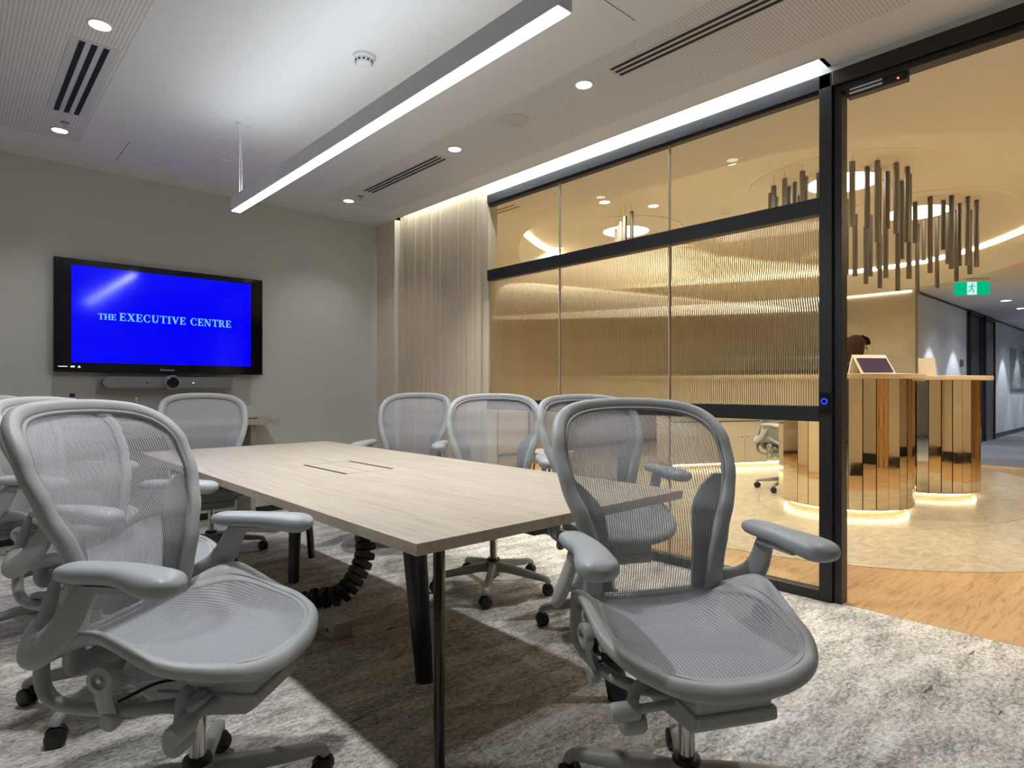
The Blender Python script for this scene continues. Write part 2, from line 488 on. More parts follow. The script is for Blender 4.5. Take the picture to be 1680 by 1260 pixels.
for a, b in zip(YJ, YJ[1:]):
    for (z0, z1) in ((2.126, 2.672), (.055, .943)):
        wl(MB().grid(lambda u, v, a=a, b=b, z0=z0, z1=z1: (3.42, a + .002 + (b - a - .004) * u, z0 + (z1 - z0) * v), 1, 1), 'glass_pane', M['glass'], smooth=0)
    # reeded sheet: real ridges on the room side, flat on the lobby side
    z0, z1 = 1.026, 2.038; P = .0127; NP = int((b - a - .006) / P); n = NP * 10
    g = MB()
    def prof(u):
        y = a + .003 + (b - a - .006) * u
        ph = u * NP * 2 * PI
        return 3.414 - .0024 * abs(math.sin(ph / 2)) ** .8, y
    f0 = []
    for i in range(n + 1):
        x, y = prof(i / n)
        f0.append((g.bm.verts.new((x, y, z0)), g.bm.verts.new((x, y, z1))))
    bk = [(g.bm.verts.new((3.420, a + .003, z0)), g.bm.verts.new((3.420, a + .003, z1))), (g.bm.verts.new((3.420, b - .003, z0)), g.bm.verts.new((3.420, b - .003, z1)))]
    for p, q in zip(f0, f0[1:]): g.bm.faces.new((p[0], q[0], q[1], p[1]))
    g.bm.faces.new((bk[0][0], bk[0][1], bk[1][1], bk[1][0]))
    g.bm.faces.new((bk[0][0], f0[0][0], f0[0][1], bk[0][1])); g.bm.faces.new((bk[1][0], bk[1][1], f0[-1][1], f0[-1][0]))
    g.bm.faces.new([p[0] for p in f0] + [bk[1][0], bk[0][0]]); g.bm.faces.new([p[1] for p in reversed(f0)] + [bk[0][1], bk[1][1]])
    wl(g, 'reeded_pane', M['reeded'], smooth=50)
for y in YJ[1:3]:
    wl(MB().bb(3.410, 3.428, y - .0035, y + .0035, .055, 2.672), 'joint_strip', mat('clear_joint', (.45, .40, .32), .15), smooth=0)
# door header over the opening
hd = MB().bb(X0, X1, .18, 1.235, 2.69, 2.765); hd.bb(X0 + .02, X1 + .03, .18, 1.195, 2.655, 2.69)
S(hd.build('trim_3', M['black'], smooth=0, bevel=.003))
ml = empty('magnetic_lock', (3.44, 1.04, 2.66), label='black magnetic door lock with a red lamp under the door header', cat='lock')
MB().box((0, 0, -.02), (.05, .27, .05)).build('housing', M['black'], ml, smooth=0, bevel=.003)
MB().box((-.027, .045, -.008), (.004, .15, .010)).box((-.027, .045, -.028), (.004, .15, .010)).build('armature_plate', M['alu'], ml, smooth=0)
MB().lathe([(0.0001, -.028), (.004, -.028), (.004, -.024), (.0001, -.024)], (0, 0, 0), 12, 'X').build('lamp', M['e_red'], ml).location = (-.004, -.10, -.03)
rd = empty('door_switch', (3.385, 1.268, 1.046), label='black touch button with a glowing blue ring on the partition post', cat='button')
MB().box((-.006, 0, 0), (.012, .05, .11)).build('plate', M['tvbezel'], rd, smooth=0, bevel=.003)
rg = MB(); rg.sweep([(-.0135, .014 * math.cos(k * PI / 12), .014 * math.sin(k * PI / 12) + .005) for k in range(24)], .0045, .003, up=(1, 0, 0), n=8, closed=True)
rg.build('ring_lamp', M['e_blue'], rd)

# curtain in the slot at the solid end of the wall
def cur(u, v):
    y = 4.03 + 1.25 * u
    ph = u * 30 * 2 * PI / 1.6
    a = .017 * (.55 + .45 * math.sin(u * 9 + 1.3))
    x = 3.335 + a * math.sin(ph + .6 * math.sin(u * 21)) * (1 - .25 * v) + .006 * math.sin(u * 61)
    return (x, y + .006 * math.sin(ph * 2), .015 + 2.90 * v)
tag(MB().grid(cur, 420, 10).build('curtain', M['sheer'], smooth=80), 'sheer cream curtain hanging from the ceiling slot beside the glass', 'curtain')
sw = empty('light_switch', (XG, 4.611, 2.07), label='small grey wall plate seen behind the sheer curtain', cat='switch')
MB().box((-.004, 0, 0), (.008, .075, .12)).build('plate', mat('switch_grey', (.25, .23, .2), .5), sw, smooth=0, bevel=.002)

# ------------------------------------------------------------------ ceiling fittings
def spot(loc, power, col, size=100, blend=.6, rad=.03, aim=(0, 0, -1)):
    l = bpy.data.lights.new('lamp', 'SPOT'); l.energy = power; l.color = col; l.spot_size = math.radians(size); l.spot_blend = blend; l.shadow_soft_size = rad
    o = bpy.data.objects.new('lamp', l); link(o); o.location = loc
    o.rotation_euler = Vector(aim).to_track_quat('-Z', 'Y').to_euler(); return o

def downlight(x, y, z, label, em, r=.042, group=None):
    e = empty('downlight', (x, y, z), label=label, cat='ceiling light', group=group)
    MB().lathe([(r + .010, 0), (r + .010, -.004), (r + .002, -.007), (r, -.003), (r, 0)], n=28).build('trim_ring', M['white'], e)
    MB().lathe([(.0001, -.0022), (r, -.0022), (r, 0), (.0001, 0)], n=28).build('lens', em, e)
    return e
G1 = 'downlights in the meeting room ceiling'
for x, y, lb in ((.518, 3.383, 'glowing round downlight nearest the camera above the left slot vent'), (.536, 4.937, 'glowing round downlight beyond the left slot vent, near the screen wall'),
                 (2.591, 2.239, 'glowing round downlight at the near end of the long right slot vent'), (2.62, 3.454, 'glowing round downlight between the two right slot vents'),
                 (2.642, 5.045, 'glowing round downlight farthest along the right side near the curtain')):
    downlight(x, y, ZC, lb, M['e_down'], group=G1)
    spot((x, y, ZC - .02), 76 if y < 4.5 else 13, (.97, .96, 1.0), 104, .7, .04)

for x, y, p_ in ((.52, 1.83, 95), (2.59, .62, 50)):  # added fill lamps without fittings, brightening the dark foreground
    spot((x, y, ZC - .02), p_, (.97, .96, 1.0), 104, .7, .04)

def vent(name, x, y0, y1, offs, label, wslot, plate=.045):
    e = empty(name, (x, (y0 + y1) / 2, ZC), label=label, cat='air vent')
    L = y1 - y0; w = max(offs) - min(offs)
    MB().box((0, 0, -.0015), (w + 2 * plate, L + .05, .003)).build('frame', mat('vent_white', (.6, .62, .6), .6), e, smooth=0)
    for o_ in offs:
        MB().box((o_, 0, -.0033), (wslot, L, .0012)).build('slot', M['dark'], e, smooth=0)
vent('slot_vent', .530, 3.598, 4.59, (-.05, 0, .05), 'white slot vent with three wide black slots in the left perforated ceiling', .026, .05)
vent('slot_vent', 2.645, 3.65, 4.70, (-.036, 0, .036), 'three-slot black linear vent farther along the right perforated ceiling', .020, .022)
vent('slot_vent', 2.615, .65, 2.04, (-.04, 0, .04), 'long three-slot black linear vent at the top right nearest the camera', .021, .024)

sd = empty('smoke_detector', (1.552, 2.803, ZC), label='white round smoke detector on the meeting room ceiling', cat='smoke detector')
MB().lathe([(.055, 0), (.055, -.014), (.050, -.018)], n=32).build('base', M['white'], sd)
MB().lathe([(.046, -.018), (.046, -.024), (.038, -.042), (.030, -.046), (.0001, -.046)], n=32).build('cap', M['white'], sd)
v_ = MB()
for k in range(12): v_.box((.043 * math.cos(k * PI / 6), .043 * math.sin(k * PI / 6), -.031), (.005, .010, .008), rz=k * PI / 6)
v_.build('grille_slots', M['dark'], sd, smooth=0)
tag(MB().lathe([(.095, 0), (.095, -.005), (.088, -.008), (.0001, -.008)], (2.614, 2.836, ZC), 36).build('ceiling_speaker', mat('speaker_grille', (.60, .59, .56), .7), smooth=30), 'round grey flush ceiling speaker beside the right vents', 'speaker')
for x, y, lb in ((2.66, 4.86, 'small sprinkler head beside the farthest right downlight'), (.545, 4.775, 'small sprinkler head beside the far left downlight')):
    s_ = empty('ceiling_sprinkler', (x, y, ZC), label=lb, cat='sprinkler')
    MB().cyl((0, 0, 0), (0, 0, -.03), .006, .005, 12).build('stem', M['chrome'], s_)
    MB().lathe([(.0001, -.030), (.016, -.031), (.016, -.033), (.0001, -.033)], n=16).build('deflector', M['boxgrey'], s_)
    MB().lathe([(.026, 0), (.026, -.003), (.0001, -.003)], n=20).build('rosette', M['chrome'], s_)
tag(MB().lathe([(.028, 0), (.026, -.006), (.0001, -.008)], (1.50, 4.78, ZC), 20).build('ceiling_sensor', M['ceil'], smooth=30), 'tiny round sensor disc on the plain ceiling near the screen wall', 'sensor')

# linear pendant
pb = empty('linear_pendant', (1.362, 2.68, 2.25), label='long suspended linear light bar over the meeting table', cat='pendant light')
MB().box((0, 0, .045), (.062, 2.86, .084)).build('housing', M['alu'], pb, smooth=0, bevel=.002)
MB().box((0, 0, .0015), (.050, 2.845, .003)).build('diffuser', M['e_bar'], pb, smooth=0)
MB().box((0, 0, .0885), (.046, 2.80, .003)).build('uplight_diffuser', M['e_up'], pb, smooth=0)
for yy in (1.36, -1.30):
    c = MB().cyl((0, yy, .087), (0, yy, .55), .003, n=8)
    c.cyl((0, yy, .54), (0, yy, .55), .022, .022, 20)
    if yy > 0:
        c.sweep(catmull([(.012, yy, .09), (.016, yy + .004, .25), (.007, yy, .40), (.008, yy, .54)], 6), .006, .006, n=8)
        c.sweep(catmull([(.01, yy, .545), (.04, yy, .535), (.075, yy - .01, .53), (.06, yy - .03, .535), (.03, yy - .02, .54)], 6), .004, .004, n=6, up=(0, .3, 1))
    c.build('suspension_cable', M['white'], pb)

# ------------------------------------------------------------------ screen wall
S(MB().bb(.57, 2.0, YT - .012, YT, .86, 1.30).build('trim_4', mat('tv_backing_paint', (.46, .45, .42), .8), smooth=0))
tv = empty('wall_screen', (1.322, 5.60, 1.24), label='large black wall screen showing a bright blue page with white lettering', cat='television')
MB().box((0, 0, .423), (1.508, .07, .845)).build('housing', M['tvbezel'], tv, smooth=0, bevel=.006)
MB().box((0, .0325, .42), (.8, .03, .5)).build('wall_mount', M['black'], tv, smooth=0)
MB().box((0, -.0355, .435), (1.298, .002, .725)).build('screen', M['screen'], tv, smooth=0)
# serif lettering built from strokes
def letters(b, text, x0, z0, h, track, plane_y):
    x = x0
    def P(pts):
        M_ = Matrix.Translation((0, plane_y, 0)) @ Matrix(((1, 0, 0, 0), (0, 0, 1, 0), (0, 1, 0, 0), (0, 0, 0, 1)))
        b.prism([(x + px * h, z0 + pz * h) for px, pz in pts], -.0012, 0, M_)
    def R(a, c, d, e): P([(a, d), (c, d), (c, e), (a, e)])
    def arc(cx, cz, rx, rz, a0, a1, tx, tz, n=14):
        for k in range(n):
            t0 = math.radians(a0 + (a1 - a0) * k / n); t1 = math.radians(a0 + (a1 - a0) * (k + 1) / n)
            P([(cx + rx * math.cos(t0), cz + rz * math.sin(t0)), (cx + rx * math.cos(t1), cz + rz * math.sin(t1)),
               (cx + (rx - tx) * math.cos(t1), cz + (rz - tz) * math.sin(t1)), (cx + (rx - tx) * math.cos(t0), cz + (rz - tz) * math.sin(t0))])
    s, t, f = .2, .08, .07
    for ch in text:
        if ch == ' ': x += .42 * h; continue
        w = .8
        if ch == 'T': R(.3, .3 + s, 0, 1); R(0, .8, 1 - t, 1); R(0, .06, .72, 1); R(.74, .8, .72, 1); R(.2, .6, 0, f)
        elif ch == 'H': w = .92; R(.08, .08 + s, 0, 1); R(.64, .84, 0, 1); R(.08, .84, .46, .54); [R(a, a + .36, z, z + f) for a in (0, .56) for z in (0, 1 - f)]
        elif ch == 'E': w = .74; R(.08, .08 + s, 0, 1); R(0, .70, 0, t); R(0, .68, 1 - t, 1); R(.1, .52, .46, .54); R(.62, .70, 0, .3); R(.6, .68, .72, 1); R(.46, .52, .36, .64)
        elif ch == 'X': w = .9; P([(.06, 1), (.32, 1), (.84, 0), (.58, 0)]); P([(.06, 0), (.15, 0), (.84, 1), (.75, 1)]); [R(a, a + .34, z, z + f) for a in (0, .54) for z in (0, 1 - f)]
        elif ch == 'C': w = .86; arc(.46, .5, .46, .52, 52, 308, .2, .07); R(.70, .76, .62, .95); R(.70, .76, .04, .3)
        elif ch == 'U': w = .88; R(.08, .28, .3, 1); R(.68, .76, .3, 1); arc(.42, .32, .34, .34, 180, 360, .2, .08); R(0, .36, 1 - f, 1); R(.58, .86, 1 - f, 1)
        elif ch == 'I': w = .42; R(.1, .1 + s, 0, 1); R(0, .4, 0, f); R(0, .4, 1 - f, 1)
        elif ch == 'V': w = .88; P([(.04, 1), (.28, 1), (.52, .25), (.44, 0), (.38, 0)]); P([(.72, 1), (.82, 1), (.48, 0), (.42, .0), (.44, .18)]); R(0, .36, 1 - f, 1); R(.62, .88, 1 - f, 1)
        elif ch == 'N': w = .94; R(.10, .18, 0, 1); R(.72, .80, 0, 1); P([(.04, 1), (.28, 1), (.80, 0), (.62, 0)]); R(0, .28, 0, f); R(.6, .92, 1 - f, 1); R(0, .2, 1 - f, 1)
        elif ch == 'R': w = .88; R(.08, .28, 0, 1); R(0, .38, 0, f); R(0, .45, 1 - t, 1); R(.1, .45, .46, .53); arc(.42, .73, .26, .27, -90, 90, .18, .08); P([(.34, .5), (.54, .5), (.86, 0), (.62, 0)])
        x += (w + track) * h
    return x
tb = MB()
# measured once so that the line spans the photographed width
xe = letters(tb, 'THE', -.482, .404, .046, .05, -.0367)
xe = letters(tb, 'EXECUTIVE', -.343, .404, .060, .105, -.0367)
xe2 = letters(tb, 'CENTRE', .160, .404, .060, .085, -.0367)
tb.build('screen_lettering', M['e_text'], tv, smooth=0)
def text_mesh(s, size, name, m, parent, loc, rot, ext=.0004):
    cu = bpy.data.curves.new(name, 'FONT'); cu.body = s; cu.size = size; cu.extrude = ext; cu.align_x = 'CENTER'
    tmp = bpy.data.objects.new('t', cu); COL.objects.link(tmp)
    me = bpy.data.meshes.new_from_object(tmp.evaluated_get(bpy.context.evaluated_depsgraph_get()))
    bpy.data.objects.remove(tmp)
    me.materials.clear(); me.materials.append(m)
    o = bpy.data.objects.new(name, me); link(o, parent); o.location = loc; o.rotation_euler = rot; return o
M['print'] = mat('pale_print', (.45, .47, .55), .5, emit=(.4, .45, .6), es=.15)
text_mesh('Clevertouch', .021, 'badge_lettering', M['print'], tv, (-.01, -.0358, .022), (PI / 2, 0, 0))
MB().box((-.70, -.0356, .042), (.055, .001, .006)).box((-.64, -.0356, .042), (.026, .001, .012)).box((-.60, -.0356, .042), (.010, .001, .014)).box((-.60, -.0356, .036), (.02, .001, .003)).build('status_icons', mat('icon_white', (.7, .7, .75), .5, emit=(.8, .85, 1), es=.7), tv, smooth=0)
vb = empty('video_bar', (1.33, 5.54, 1.165), label='grey rounded video conferencing bar with round camera below the screen', cat='video bar')
pts = []
for sx, a0 in ((1, -90), (-1, 90)):
    for k in range(13):
        a = math.radians(a0 + 180 * k / 12); pts.append((sx * .428 + .044 * math.cos(a) , .044 * math.sin(a)))
MB().prism(pts, -.04, .04, Matrix(((1, 0, 0, 0), (0, 0, 1, 0), (0, 1, 0, 0), (0, 0, 0, 1)))).build('body', M['bar_grey'], vb, smooth=40, bevel=.004)
MB().lathe([(.058, .03), (.058, -.062), (.053, -.066), (.046, -.066), (.046, -.060), (.0001, -.060)], (0, 0, 0), 36, 'Y').build('camera_ring', mat('camera_ring_grey', (.25, .26, .26), .4), vb)
MB().lathe([(.045, -.0605), (.045, -.064), (.03, -.067), (.0001, -.068)], (0, 0, 0), 36, 'Y').build('camera_lens', M['tvbezel'], vb)
MB().lathe([(.0001, -.0412), (.007, -.0412), (.007, -.0395), (.0001, -.0395)], (-.177, 0, 0), 16, 'Y').build('sensor_window', M['black'], vb)
MB().box((.158, -.0405, 0), (.014, .002, .004)).build('status_lamp', emis('status_white', (1, 1, 1), 3), vb, smooth=0)
MB().box((0, .062, 0), (.12, .055, .05)).build('bracket', M['black'], vb, smooth=0)

cs = empty('wall_console', (1.2, 5.44, 0), label='pale wood console shelf standing under the wall screen', cat='console')
MB().box((0, .0, .838), (1.79, .40, .046)).build('top', M['twood'], cs, smooth=0, bevel=.002)
for sx in (-1, 1): MB().box((sx * .70, .03, .4075), (.04, .33, .815)).build('side_panel', mat('console_taupe', (.36, .32, .25), .6), cs, smooth=0)
MB().box((0, .17, .45), (1.36, .02, .55)).build('back_panel', mat('console_taupe2', (.36, .32, .25), .6), cs, smooth=0)
bt = empty('water_bottle', (.655, 5.36, .861), label='slim bottle with a navy cap standing on the console under the screen', cat='bottle')
MB().lathe([(.0001, 0), (.032, 0), (.034, .02), (.034, .145), (.014, .185), (.014, .195)], n=24).build('body', M['bottle'], bt)
MB().lathe([(.0001, .195), (.017, .195), (.017, .222), (.0001, .222)], n=20).build('cap', M['capblue'], bt)
cd = empty('card_stand', (1.90, 5.38, .861), label='small clear acrylic card stand on the right end of the console', cat='card stand')
MB().box((0, 0, .005), (.10, .07, .006)).build('foot', M['black'], cd, smooth=0)
MB().box((0, 0, .06), (.085, .004, .11)).build('sheet', mat('card_white', (.6, .62, .6), .4), cd, smooth=0)
tp = empty('tap_handle', (1.06, 5.40, .861), label='thin white upright holder on the console below the video bar', cat='holder')
MB().cyl((0, 0, .004), (0, 0, .175), .004, n=10).build('stem', M['white'], tp)
MB().lathe([(.0001, .0), (.03, 0), (.03, .005), (.0001, .006)], n=20).build('foot', M['white'], tp)
MB().lathe([(.0001, .175), (.011, .177), (.011, .188), (.0001, .19)], n=14).build('tip', M['white'], tp)

# ------------------------------------------------------------------ meeting table
TX0, TX1, TY0, TY1, TZ = .86, 2.065, 1.29, 4.29, .73
tb_ = empty('meeting_table', (1.46, 2.79, 0), label='long pale wood meeting table with black legs', cat='table')
def tl(b, name, m, **k):
    o = b.build(name, m, tb_, **k); o.location = (-1.46, -2.79, 0); return o
tl(MB().bb(TX0, TX1, TY0, TY1, TZ - .032, TZ), 'tabletop', M['twood'], smooth=0, bevel=.0015)
tl(MB().bb(1.322, 1.338, 2.56, 3.01, TZ + .0002, TZ + .0012), 'cable_slot', M['dark'], smooth=0)
tl(MB().bb(1.572, 1.588, 2.58, 3.01, TZ + .0002, TZ + .0012), 'cable_slot', M['dark'], smooth=0)
seam = MB()
for y in (2.565, 3.008): seam.bb(1.338, 1.572, y - .001, y + .001, TZ + .0002, TZ + .0006)
seam.bb(1.45, 1.452, 2.565, 3.008, TZ + .0002, TZ + .0006)
tl(seam, 'lid_seam', mat('seam_brown', (.2, .15, .1), .6), smooth=0)
def leg(foot, top, w0, w1, m, ang=0):
    b = MB()
    p = [Vector(foot).lerp(Vector(top), k / 6) for k in range(7)]
    up = (math.cos(ang), math.sin(ang), 0)
    b.sweep(p, [w0 * .62 + (w1 * .62 - w0 * .62) * k / 6 for k in range(7)], [w0 + (w1 - w0) * k / 6 for k in range(7)], up=up, n=20, power=2.0)
    tl(b, 'leg', m)
leg((1.005, 1.395, 0), (1.03, 1.43, .69), .046, .052, M['legsteel'], .6)
leg((1.34, 1.955, 0), (1.245, 1.90, .69), .068, .098, M['legblack'], -.8)
leg((1.775, 1.37, 0), (1.70, 1.45, .69), .075, .095, M['legblack'], -.9)
leg((1.775, 3.90, 0), (1.70, 3.85, .69), .058, .062, M['legblack'], .6)
leg((1.47, 3.47, 0), (1.53, 3.56, .69), .062, .09, M['legblack'], -.8)
leg((1.0, 3.90, 0), (.97, 3.86, .69), .062, .10, M['legblack'], -.8)
tl(MB().bb(1.40, 1.46, 1.42, 3.92, .64, .698).bb(1.0, 1.78, 1.42, 1.47, .66, .698).bb(1.0, 1.78, 3.82, 3.87, .66, .698), 'under_frame', M['black'], smooth=0)
# cable tray under the top seen below the lid
tl(MB().bb(1.31, 1.60, 2.54, 3.03, .60, .698), 'power_tray', M['black'], smooth=0, bevel=.004)

# cable spine from table to floor socket box
sp = empty('cable_spine', (1.3, 2.6, 0), label='black segmented cable spine curling from the table down to the floor', cat='cable spine')
path = catmull([(1.41, 2.74, .592), (1.45, 2.72, .54), (1.475, 2.68, .46), (1.47, 2.64, .34), (1.41, 2.62, .24), (1.33, 2.63, .165), (1.25, 2.75, .135), (1.17, 2.84, .06)], 3)
b = MB()
for k in range(len(path) - 1):
    p, q = path[k], path[k + 1]
    d = (q - p)
    b.sweep([p + d * .04, p + d * .2, p + d * .8, p + d * .9], [.078, .092, .092, .070], [.056, .062, .062, .05], up=(0, 1, .2), n=8, power=5)
b.sweep(path, .05, .034, up=(0, 1, .2), n=8)
o = b.build('vertebrae', M['rubber'], sp, smooth=30); o.location = (-1.3, -2.6, 0)
pbx = empty('socket_box', (1.298, 2.625, 0), label='small grey floor socket box under the meeting table', cat='socket box')
MB().box((0, 0, .038), (.086, .185, .072)).build('body', M['boxgrey'], pbx, smooth=0, bevel=.002)
MB().box((0, -.094, .038), (.084, .002, .070)).build('end_cover', M['boxdark'], pbx, smooth=0)
MB().box((0, .0, .0755), (.088, .188, .003)).build('lid', mat('box_lid', (.62, .60, .55), .5), pbx, smooth=0)
MB().cyl((-.043, -.03, .035), (-.049, -.03, .035), .008, n=14).build('gland', M['black'], pbx)
cb = MB().sweep(catmull([(1.249, 2.595, .035), (1.18, 2.60, .045), (1.08, 2.58, .03), (.98, 2.55, .008), (.85, 2.50, .008)], 6), .024, .014, n=10)
tag(cb.build('floor_cable', mat('cable_grey', (.42, .42, .40), .5)), 'pale grey flat cable leading from the floor socket box', 'cable')

# ------------------------------------------------------------------ office chair
def seat_z(x, y):
    zc = lerp_tab([(-.24, .515), (-.1, .503), (.05, .502), (.15, .500), (.22, .487), (.285, .458)], y)
    r = .010 + .070 * math.exp(-((y + .070) / .125) ** 2)
    return zc + r * (abs(x) / .26) ** 2.2
def back_y(x, z):
    y = lerp_tab([(.44, -.200), (.52, -.196), (.60, -.180), (.68, -.174), (.76, -.190), (.85, -.230), (.95, -.278), (1.09, -.372)], z)
    return y + (.030 + .02 * max(0, (z - .6) / .5)) * (abs(x) / .26) ** 2
half_in = [(0, .241), (.095, .234), (.170, .202), (.218, .135), (.232, .05), (.216, -.03), (.190, -.10), (.176, -.15), (.160, -.18), (.1, -.196)]
half_out = [(0, .278), (.10, .271), (.195, .238), (.252, .165), (.276, .08), (.280, 0), (.279, -.08), (.262, -.15), (.215, -.195), (.115, -.212)]
def loop(h, bottom):
    L = [(x, y, 0) for x, y in h] + [(0, bottom, 0)] + [(-x, y, 0) for x, y in reversed(h[1:])]
    return catmull(L, 4, True)
IN, OUT = loop(half_in, -.200), loop(half_out, -.216)
BK = [(0, 1.070), (.10, 1.067), (.185, 1.055), (.238, 1.028), (.262, .985), (.268, .93), (.262, .875), (.248, .82), (.226, .765), (.207, .71), (.195, .65), (.190, .58), (.187, .51), (.165, .468)]
BKL = catmull([(x, 0, z) for x, z in BK] + [(0, 0, .458)] + [(-x, 0, z) for x, z in reversed(BK[1:])], 4, True)

def make_chair():
    root = empty('office_chair')
    F = M['frame']
    # seat ring
    b = MB(); rings = []
    for p, q in zip(IN, OUT):
        d = (q - p); w = d.length; dn = d / w
        zi, zo = seat_z(p.x, p.y), seat_z(q.x, q.y)
        def pt(t, dz): return Vector((p.x + d.x * t, p.y + d.y * t, zi + (zo - zi) * t + dz))
        rings.append([pt(-.03, -.001), pt(.06, .0045), pt(.30, .002), pt(.36, .0075), pt(.70, .010), pt(.93, .003), pt(1.02, -.008), pt(.96, -.022), pt(.80, -.026), pt(.4, -.018), pt(.05, -.014)])
    b.ring(rings, closed_path=True)
    b.build('seat_frame', F, root, smooth=60, sub=1)
    # stitched groove around the rim
    gp = [Vector((p.x + (q.x - p.x) * .34, p.y + (q.y - p.y) * .34, seat_z(p.x + (q.x - p.x) * .34, p.y + (q.y - p.y) * .34) + .0035)) for p, q in zip(IN, OUT)]
    MB().sweep(gp, .0035, .0045, n=6, closed=True).build('rim_groove', mat_bead, root, smooth=60)
    # seat pellicle
    b = MB(); n = len(IN); R = 9
    c = Vector((0, .0, 0))
    rows = []
    for k in range(1, R + 1):
        t = k / R; row = []
        for p in IN:
            x, y = c.x + (p.x - c.x) * t, c.y + (p.y - c.y) * t
            row.append(b.bm.verts.new((x, y, seat_z(x, y) - .012 * (1 - t * t))))
        rows.append(row)
    cv = b.bm.verts.new((c.x, c.y, seat_z(0, 0) - .012))
    for i in range(n):
        b.bm.faces.new((cv, rows[0][i], rows[0][(i + 1) % n]))
        for k in range(R - 1): b.bm.faces.new((rows[k][i], rows[k + 1][i], rows[k + 1][(i + 1) % n], rows[k][(i + 1) % n]))
    b.build('seat_mesh', M['smesh'], root, smooth=80)
    # back frame
    path = [Vector((p.x, back_y(p.x, p.z), p.z)) for p in BKL]
    W = []; ups = []
    for p in path:
        W.append(.037 + .016 * max(0, min(1, (.9 - p.z) / .3)))
        ups.append((0, 1, .25))
    b = MB().sweep(path, W, .031, ups=ups, n=14, power=2.6, closed=True)
    b.build('back_frame', F, root, smooth=60)
    # inner bead line of the frame
    cz = .80
    inner = []
    for p in BKL:
        q = Vector((p.x * .925, 0, cz + (p.z - cz) * .945)); inner.append(q)
    b = MB().sweep([Vector((p.x, back_y(p.x, p.z) + .007, p.z)) for p in inner], .012, .014, up=(0, 1, .25), n=8, closed=True)
    b.build('frame_bead', mat_bead, root, smooth=60)
    # back pellicle
    b = MB(); rows = []; R = 10
    for k in range(1, R + 1):
        t = k / R; row = []
        for p in inner:
            x, z = p.x * t, cz + (p.z - cz) * t
            row.append(b.bm.verts.new((x, back_y(x, z) - .002, z)))
        rows.append(row)
    cv = b.bm.verts.new((0, back_y(0, cz) - .002, cz)); n = len(inner)
    for i in range(n):
        b.bm.faces.new((cv, rows[0][i], rows[0][(i + 1) % n]))
        for k in range(R - 1): b.bm.faces.new((rows[k][i], rows[k + 1][i], rows[k + 1][(i + 1) % n], rows[k][(i + 1) % n]))
    b.build('back_mesh', M['bmesh'], root, smooth=80)
    # lower sacral pads behind the mesh and the upright carrier
    for s in (-1, 1):
        b = MB()
        prof = [(.48, .142, .185), (.56, .140, .188), (.64, .136, .193), (.70, .136, .203), (.755, .140, .221), (.79, .155, .238), (.825, .185, .247), (.86, .226, .254)]
        rr = []
        for z, xi, xo in prof:
            yy = back_y(xi, z) - .020
            rr.append([(s * xi, yy, z), (s * xo, back_y(xo, z) - .012, z), (s * xo, back_y(xo, z) - .024, z), (s * xi, yy - .010, z)])
        b.ring(rr)
        b.build('side_support', F, root, smooth=50)
        # swing arm (yoke)
        b = MB()
        P = catmull([(s * .205, -.196, .715), (s * .207, -.214, .66), (s * .207, -.236, .58), (s * .212, -.240, .48), (s * .218, -.222, .425), (s * .222, -.17, .402), (s * .222, -.08, .398), (s * .205, .0, .395), (s * .15, .06, .385), (s * .08, .08, .38)], 5)
        b.sweep(P, [.026 * min(1, .25 + i / 9) for i in range(len(P))], [.036 * min(1, .2 + i / 9) for i in range(len(P))], up=(1, 0, .1), n=12)
        b.build('swing_arm', F, root, smooth=60)
        # side link with round pivots
        b = MB()
        b.lathe([(.0001, s * .252), (.033, s * .252), (.034, s * .262), (.030, s * .272), (.018, s * .274), (.017, s * .268), (.0001, s * .268)], (0, -.045, .487), 28, 'X')
        b.sweep(catmull([(s * .256, -.048, .475), (s * .250, -.052, .44), (s * .240, -.050, .40), (s * .238, -.045, .375)], 5), .042, .016, up=(1, 0, 0), n=12)
        b.lathe([(.0001, s * .228), (.021, s * .228), (.022, s * .245), (.017, s * .252), (.0001, s * .253)], (0, -.045, .385), 24, 'X')
        b.build('pivot_link', F, root, smooth=45)
        # pivot bolt
        MB().lathe([(.0001, s * .266), (.006, s * .266), (.006, s * .272), (.0001, s * .2725)], (0, -.045, .487), 14, 'X').build('pivot_bolt', M['chrome'], root)
        # arm post
        b = MB()
        P = catmull([(s * .284, -.055, .700), (s * .288, -.075, .665), (s * .293, -.100, .620), (s * .294, -.138, .575), (s * .286, -.185, .548), (s * .262, -.218, .548), (s * .235, -.232, .558), (s * .207, -.237, .585)], 5)
        m_ = len(P)
        b.sweep(P, [.052 + .022 * math.sin(PI * i / (m_ - 1)) for i in range(m_)], [.022 + .012 * (i / (m_ - 1)) for i in range(m_)], up=(s, 0, .35), n=12, power=2.6)
        b.box((s * .280, .01, .694), (.05, .14, .014))
        b.build('armrest_post', F, root, smooth=50)
        # arm pad
        L = 21; P = []; w = []; h = []
        for i in range(L):
            t = .5 - .5 * math.cos(PI * i / (L - 1)); y = -.138 + .308 * t
            k = max(0, min(1, (t - .45) / .5)); k = k * k * (3 - 2 * k)
            P.append((s * (.278 + .024 * k), y, .722 - .014 * k))
            u = abs(t - .5) * 2
            e = max(.06, 1 - u ** 7) ** .5
            w.append((.080 + .030 * k) * e); h.append((.044 + .018 * k) * e)
        b = MB().sweep(P, w, h, n=18, power=2.5)
        b.build('armrest_pad', M['pad'], root, smooth=80, sub=1)
    # lower back cross bar between the swing arms
    MB().sweep(catmull([(-.2, -.236, .505), (-.1, -.252, .495), (0, -.258, .492), (.1, -.252, .495), (.2, -.236, .505)], 5), .02, .045, up=(0, 0, 1), n=12).build('back_crossbar', F, root, smooth=60)
    # tilt mechanism
    b = MB()
